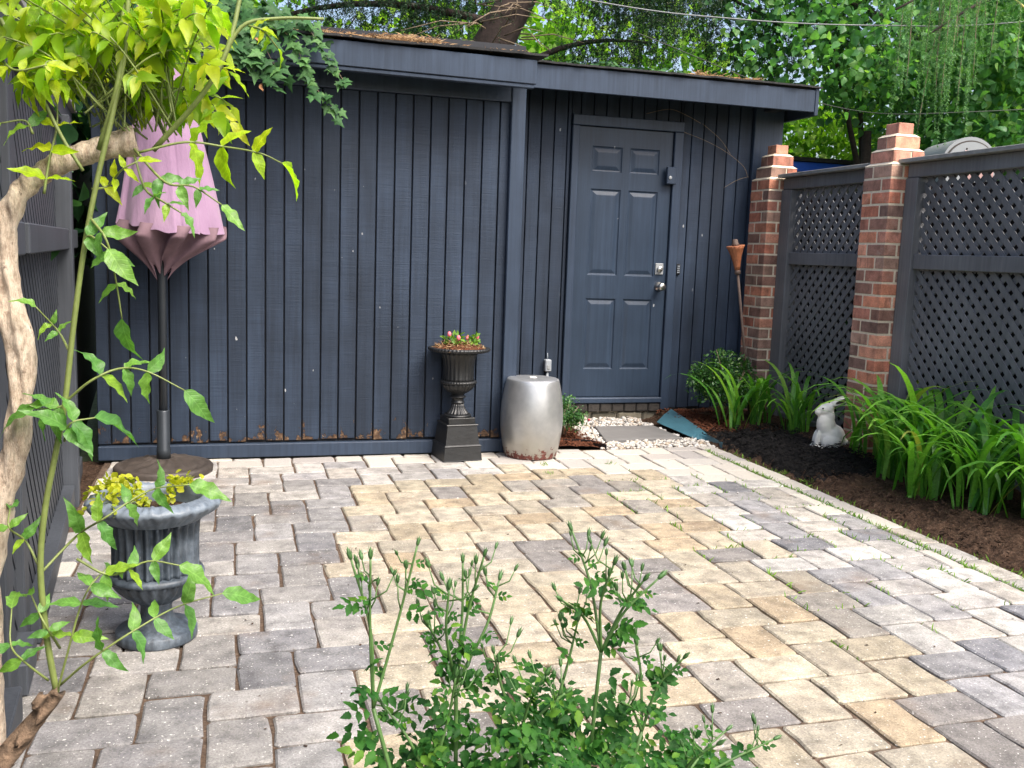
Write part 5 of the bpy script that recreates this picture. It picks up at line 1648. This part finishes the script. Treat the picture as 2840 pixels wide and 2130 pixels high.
# debris bits on the pavers
r5 = np.random.default_rng(55)
n = 240
P = np.c_[r5.uniform(-.6, 2.8, n), r5.uniform(1.8, 5.2, n), np.full(n, .0015)]
db = stuff(link('leaf_debris', scatter_mesh('leaf_debris', np.array([(-.3, 0, 0), (.3, .1, .1), (.2, 1, 0), (-.3, .8, .15)]), np.array([(0, 1, 2, 3)]), rand_basis(P, r5.uniform(.003, .012, n), 6, 2), M['soil'])))
db['label'] = 'scattered bits of dry debris on the pavers'; db['category'] = 'debris'

# ================================================================== BEHIND THE SHED AND FENCE
# ------------------------------------------------------------------ broadleaf trees
tl = leaflet([(0, .06), (.2, .34), (.45, .42), (.72, .26), (1, .01)], .25, .3)
tlv, tlf = np.array(tl[0]), np.array(tl[1])
def crown_points(boxes, n_cl, per, sc, seed):
    r = np.random.default_rng(seed)
    out = []
    w = np.array([(b[1] - b[0]) * (b[3] - b[2]) * (b[5] - b[4]) for b in boxes]); w = w / w.sum()
    for q in range(n_cl):
        b = boxes[r.choice(len(boxes), p=w)]
        c = np.array([r.uniform(b[0], b[1]), r.uniform(b[2], b[3]), r.uniform(b[4], b[5])])
        out.append(c + r.normal(scale=sc, size=(per, 3)) * np.array([1, 1, .75]))
    return np.concatenate(out)
def broad_tree(name, label, loc, h_trunk, boxes, n_cl, per, sc, s0, s1, mat, seed, tr=.09, limbs=6):
    t = thing(name, label, 'tree', loc, 0, None)
    L = Vector(loc)
    MB().tube([(0, 0, -.1), (.05, 0, h_trunk * .5), (.0, .05, h_trunk)], [tr, tr * .8, tr * .55], 12).build('trunk', M['bark_dark'], t, True)
    P = crown_points(boxes, n_cl, per, sc, seed) - np.array(loc)
    r = np.random.default_rng(seed)
    for k in range(limbs):
        e = P[int(r.integers(len(P)))]
        a = Vector((0, .03, h_trunk * .75)); e = Vector(e)
        MB().tube([a, a * .5 + e * .5 + Vector((0, 0, .15)), e], [tr * .4, tr * .25, tr * .08], 7).build('branch', M['bark_dark'], t, True)
    o = link('crown', scatter_mesh('crown', tlv, tlf, rand_basis(P, r.uniform(s0, s1, len(P)), .55, seed), mat, True), t)
    stuff(o)
    return t
broad_tree('broadleaf_tree', 'broadleaf tree with heart-shaped leaves behind the right-hand fence', (6.6, 9.2, 0), 2.6,
           [(4.9, 7.0, 8.4, 10.0, 2.95, 5.2), (6.9, 10.5, 7.8, 10, 1.5, 5.2)], 330, 90, .22, .06, .11, LEAF['tree'], 61)
broad_tree('broadleaf_tree', 'sunlit yellow-green tree glowing low behind the shed roof end', (6.4, 12.2, 0), 1.5,
           [(5.2, 9.5, 11.6, 12.8, 1.6, 3.4)], 150, 60, .26, .07, .12, LEAF['bright'], 62)
broad_tree('broadleaf_tree', 'tall sunlit tree seen through the conifer boughs, left of the dark trunk', (.4, 15.5, 0), 3.0,
           [(-3.6, 2.6, 14.6, 16.4, 2.4, 5.5)], 75, 54, .30, .12, .2, LEAF['bright'], 63)
broad_tree('broadleaf_tree', 'tall sunlit tree seen through the conifer boughs, right of the dark trunk', (5.0, 15.5, 0), 3.0,
           [(2.6, 8.2, 14.6, 16.4, 2.4, 5.5)], 75, 54, .30, .12, .2, LEAF['bright'], 64)
broad_tree('broadleaf_tree', 'pale broadleaf tree at the top right corner beyond the fence', (10.5, 11.5, 0), 3.2,
           [(8.6, 13.0, 10.6, 12.6, 1.2, 6.0)], 200, 70, .32, .09, .15, LEAF['tree'], 65)
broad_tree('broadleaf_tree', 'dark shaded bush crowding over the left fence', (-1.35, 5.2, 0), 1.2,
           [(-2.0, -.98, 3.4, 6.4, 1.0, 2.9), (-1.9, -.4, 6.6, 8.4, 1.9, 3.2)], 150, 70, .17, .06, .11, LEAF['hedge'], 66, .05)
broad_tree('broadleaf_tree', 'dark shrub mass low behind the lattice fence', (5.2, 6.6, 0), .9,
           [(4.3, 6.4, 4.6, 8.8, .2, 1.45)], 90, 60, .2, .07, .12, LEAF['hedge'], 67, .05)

# ------------------------------------------------------------------ conifers
def spray_mesh(twigs, seed, nl=.030, per_m=150, wd=.0026):
    """twigs: list of polylines; needles stand off on both sides"""
    r = np.random.default_rng(seed)
    P, D, S_ = [], [], []
    for tw in twigs:
        tw = np.array(tw); seg = np.linalg.norm(np.diff(tw, axis=0), axis=1); L = seg.sum()
        n = max(6, int(L * per_m)); t = np.sort(r.random(n)) * L
        cum = np.r_[0, np.cumsum(seg)]
        i = np.clip(np.searchsorted(cum, t) - 1, 0, len(seg) - 1)
        f = (t - cum[i]) / seg[i]
        p = tw[i] + (tw[i + 1] - tw[i]) * f[:, None]
        d = (tw[i + 1] - tw[i]) / seg[i][:, None]
        q = r.normal(size=(n, 3)); q -= d * (q * d).sum(1)[:, None]; q /= np.linalg.norm(q, axis=1)[:, None]
        P.append(p); D.append(d * .75 + q); S_.append(nl * r.uniform(.6, 1.15, n) * (1 - .35 * t / L))
    P = np.concatenate(P); D = np.concatenate(D); S_ = np.concatenate(S_)
    D /= np.linalg.norm(D, axis=1)[:, None]
    N = len(P)
    side = np.cross(D, r.normal(size=(N, 3))); side /= np.linalg.norm(side, axis=1)[:, None]
    V = np.empty((N, 3, 3))
    V[:, 0] = P - side * wd; V[:, 1] = P + side * wd; V[:, 2] = P + D * S_[:, None]
    F = np.arange(N * 3).reshape(-1, 3)
    return V.reshape(-1, 3), F
def hang_twigs(boughs, n, l0, l1, seed, side=.18):
    r = random.Random(seed); out = []
    for _ in range(n):
        b = r.choice(boughs); k = r.uniform(.15, 1) * (len(b) - 1); i = min(len(b) - 2, int(k)); f = k - i
        p = Vector(b[i]) * (1 - f) + Vector(b[i + 1]) * f + Vector((r.gauss(0, .06), r.gauss(0, .16), r.gauss(0, .05)))
        L = r.uniform(l0, l1); dx, dy = r.gauss(0, side), r.gauss(0, side)
        pts = [p]
        for q in range(1, 6):
            t = q / 5
            pts.append(p + Vector((dx * L * math.sqrt(t), dy * L * math.sqrt(t), -L * t ** 1.15)))
        out.append(pts)
        for w in range(r.randint(1, 4)):             # short side sprigs
            t = r.uniform(.1, .8); j = min(4, int(t * 5)); a = pts[j]
            e = a + Vector((r.gauss(0, .13), r.gauss(0, .13), -r.uniform(.05, .2)))
            out.append([a, (a + e) / 2 + Vector((0, 0, .02)), e])
    return out
cf = thing('conifer_tree', 'big dark conifer with a leaning trunk and drooping boughs behind the shed', 'tree', (1.3, 10, 0))
CO = Vector((1.3, 10, 0))
tpts = spline([(1.3, 10, -.1), (1.75, 10, 1.6), (2.42, 10, 3.0), (2.80, 10, 3.75), (3.35, 10, 4.9), (3.9, 10, 6.6), (4.2, 10, 8.5)], 6)
mb = MB().tube([p - CO for p in tpts], interp([.30, .25, .205, .19, .17, .13, .08], len(tpts)), 22)
mb.v = [tuple(Vector(v) + Vector((1, 1, .2)) * .022 * mnoise.fractal(Vector((v[0] * 9, v[1] * 9, v[2] * 4)), 1, 2, 3)) for v in mb.v]
mb.build('trunk', M['bark_dark'], cf, True)
boughs = []
rB = random.Random(3)
for (a, b) in (((2.9, 10, 4.0), (-1.4, 9.3, 3.75)), ((3.1, 10, 4.4), (-2.8, 9.6, 4.3)), ((2.9, 10, 4.2), (.6, 8.7, 3.7)), ((3.0, 10, 4.1), (5.6, 9.3, 3.55)), ((3.2, 10, 4.5), (6.6, 9.6, 4.2)), ((3.0, 10, 4.3), (4.2, 8.6, 3.75)),
               ((3.4, 10, 5.0), (-.6, 9.9, 4.6)), ((3.4, 10, 5.0), (7.2, 10.2, 4.7)), ((3.0, 10, 4.2), (1.9, 11.2, 3.9)), ((3.3, 10, 4.7), (5.0, 11.0, 4.2)), ((3.1, 10, 4.4), (-2.2, 10.8, 3.9)), ((2.6, 10, 3.5), (-.3, 10.5, 3.15)),
               ((2.2, 10, 2.6), (4.6, 10.6, 3.6)), ((3.6, 10, 5.6), (.5, 9.0, 5.2)), ((3.6, 10, 5.6), (6.2, 9.0, 5.2)), ((3.0, 10, 4.2), (6.9, 8.9, 3.6))):
    a, b = Vector(a), Vector(b)
    pl_ = [a + (b - a) * t + Vector((0, 0, .28 * math.sin(t * math.pi))) for t in np.linspace(0, 1, 9)]
    boughs.append([p - CO for p in pl_])
    MB().tube([p - CO for p in pl_], interp([.045, .03, .012], 9), 8).build('bough', M['bark_dark'], cf, True)
tw = hang_twigs(boughs, 1900, .45, 1.3, 5)
V, F = spray_mesh(tw, 8, .046, 95, .0046)
stuff(link('needles', np_mesh('needles', V, F, LEAF['needle']), cf))
# dead twigs round the trunk
dt = MB()
for k in range(26):
    a = Vector((rB.uniform(2.3, 2.8), 9.75, rB.uniform(3.0, 3.7))) - CO
    e = a + Vector((rB.uniform(-.9, .9), rB.uniform(-.5, .1), rB.uniform(-.55, .25)))
    dt.tube([a, (a + e) / 2 + Vector((0, 0, .06)), e], [.008, .006, .003], 5)
stuff(dt.build('dead_twigs', M['twig'], cf, True))
# fresh green hanging conifer sprays on the right
c2 = thing('conifer_tree', 'fresh green conifer sprays hanging over the right-hand fence', 'tree', (7.6, 7.6, 0))
C2 = Vector((7.6, 7.6, 0))
MB().tube([(0, 0, -.1), (.05, 0, 2.5), (0, 0, 6.5)], [.14, .11, .06], 14).build('trunk', M['bark_dark'], c2, True)
b2_ = []
for a, b in (((7.6, 7.6, 3.9), (5.1, 6.9, 3.20)), ((7.6, 7.6, 4.1), (5.3, 6.7, 3.3)), ((7.6, 7.6, 3.7), (5.6, 7.1, 3.10)), ((7.6, 7.6, 4.2), (5.4, 7.3, 3.5))):
    a, b = Vector(a), Vector(b)
    q_ = [a + (b - a) * t + Vector((0, 0, .2 * math.sin(t * math.pi))) - C2 for t in np.linspace(0, 1, 8)]
    b2_.append(q_)
    MB().tube(q_, interp([.035, .02, .008], 8), 8).build('bough', M['bark_dark'], c2, True)
ends = [q_[3:] for q_ in b2_]
tw = hang_twigs(ends, 60, .6, 1.15, 15, .07)
V, F = spray_mesh(tw, 18, .040, 230, .0028)
stuff(link('needles', np_mesh('needles', V, F, LEAF['needle_b']), c2))
for p in tw[:60]:
    if len(p) > 3: MB().tube(p, [.004] * (len(p) - 1) + [.0015], 5).build('twig', M['twig'], c2, True)

# ------------------------------------------------------------------ neighbour's shed, grey cabinet, cables
nb = thing('neighbour_shed', 'grey clad neighbouring shed with a bright blue eave beyond the fence', 'shed', (7.1, 10.2, 0))
for k in range(14):
    z0 = .05 + k * .15
    MB().box(-1.6, 1.6, -.02 - (k % 2) * .004, .03, z0, z0 + .145, .004).build('board', M['grey_siding'], nb)
MB().box(-1.6, 1.6, .031, 1.6, 0, 2.2).build('wall', M['grey_siding'], nb)
MB().box(-1.75, 1.75, -.28, -.25, 2.20, 2.31, .004).build('eave_board', M['blue'], nb)
rf = MB().box(-1.8, 1.8, -.32, 1.8, 2.315, 2.36)
rf.build('roof', M['roof'], nb)
gc = thing('metal_cabinet', 'pale grey round-topped metal cabinet rising above the right fence', 'cabinet', (5.97, 7.0, 0), rad(-16))
def dome(r, y0, y1, zc, n=28):
    vs = []; fs = []
    ring = [(-r, 0.0)] + [(r * math.cos(math.pi - math.pi * k / n), zc + r * math.sin(math.pi * k / n)) for k in range(n + 1)] + [(r, 0.0)]
    N = len(ring)
    vs = [(x, y0, z) for x, z in ring] + [(x, y1, z) for x, z in ring]
    fs = [tuple(range(N))[::-1], tuple(range(N, 2 * N))] + [(k, k + 1, N + k + 1, N + k) for k in range(N - 1)]
    return MB().add(vs, fs)
dome(.235, -.12, .45, 2.02).build('body', M['grey_metal'], gc)
dome(.225, -.128, -.1205, 2.00).build('seal', M['bronze'], gc)
dome(.212, -.140, -.1285, 2.00).build('front_panel', M['grey_metal'], gc)
MB().box(-.06, .20, -.146, -.1405, 1.9, 2.14, .002).build('label_plate', mat_simple('faded_red_plate', (.42, .26, .24), .6), gc)
MB().ellipsoid((-.04, -.142, 2.155), (.008, .004, .008)).build('screw', M['bronze'], gc, True)
def cable(label, pts, r, mat):
    b = Vector(pts[0])
    s_ = spline(pts, 10)
    o = MB().tube([p - b for p in s_], r, 6).build('cable', mat, None, True, b)
    tag(o, label, 'cable', None)
cable('grey overhead cable sagging across the trees', [(-3, 7.6, 3.9), (0, 7.5, 3.42), (2.692, 7.5, 3.165), (4.048, 7.5, 3.149), (5.346, 7.5, 3.225), (6.855, 7.5, 3.398), (10, 7.5, 4.0)], .006, M['wire'])
cable('yellow overhead cable at the top right corner', [(5.9, 7.0, 3.9), (6.35, 7.0, 3.42), (6.9, 7.0, 3.36), (9.5, 7.0, 3.3)], .010, M['yellow_cable'])
cable('thin dark wire low across the right-hand trees', [(3.0, 7.4, 2.95), (4.9, 7.4, 2.50), (6.4, 7.4, 2.56), (9, 7.4, 2.9)], .0035, M['wire_dark'])
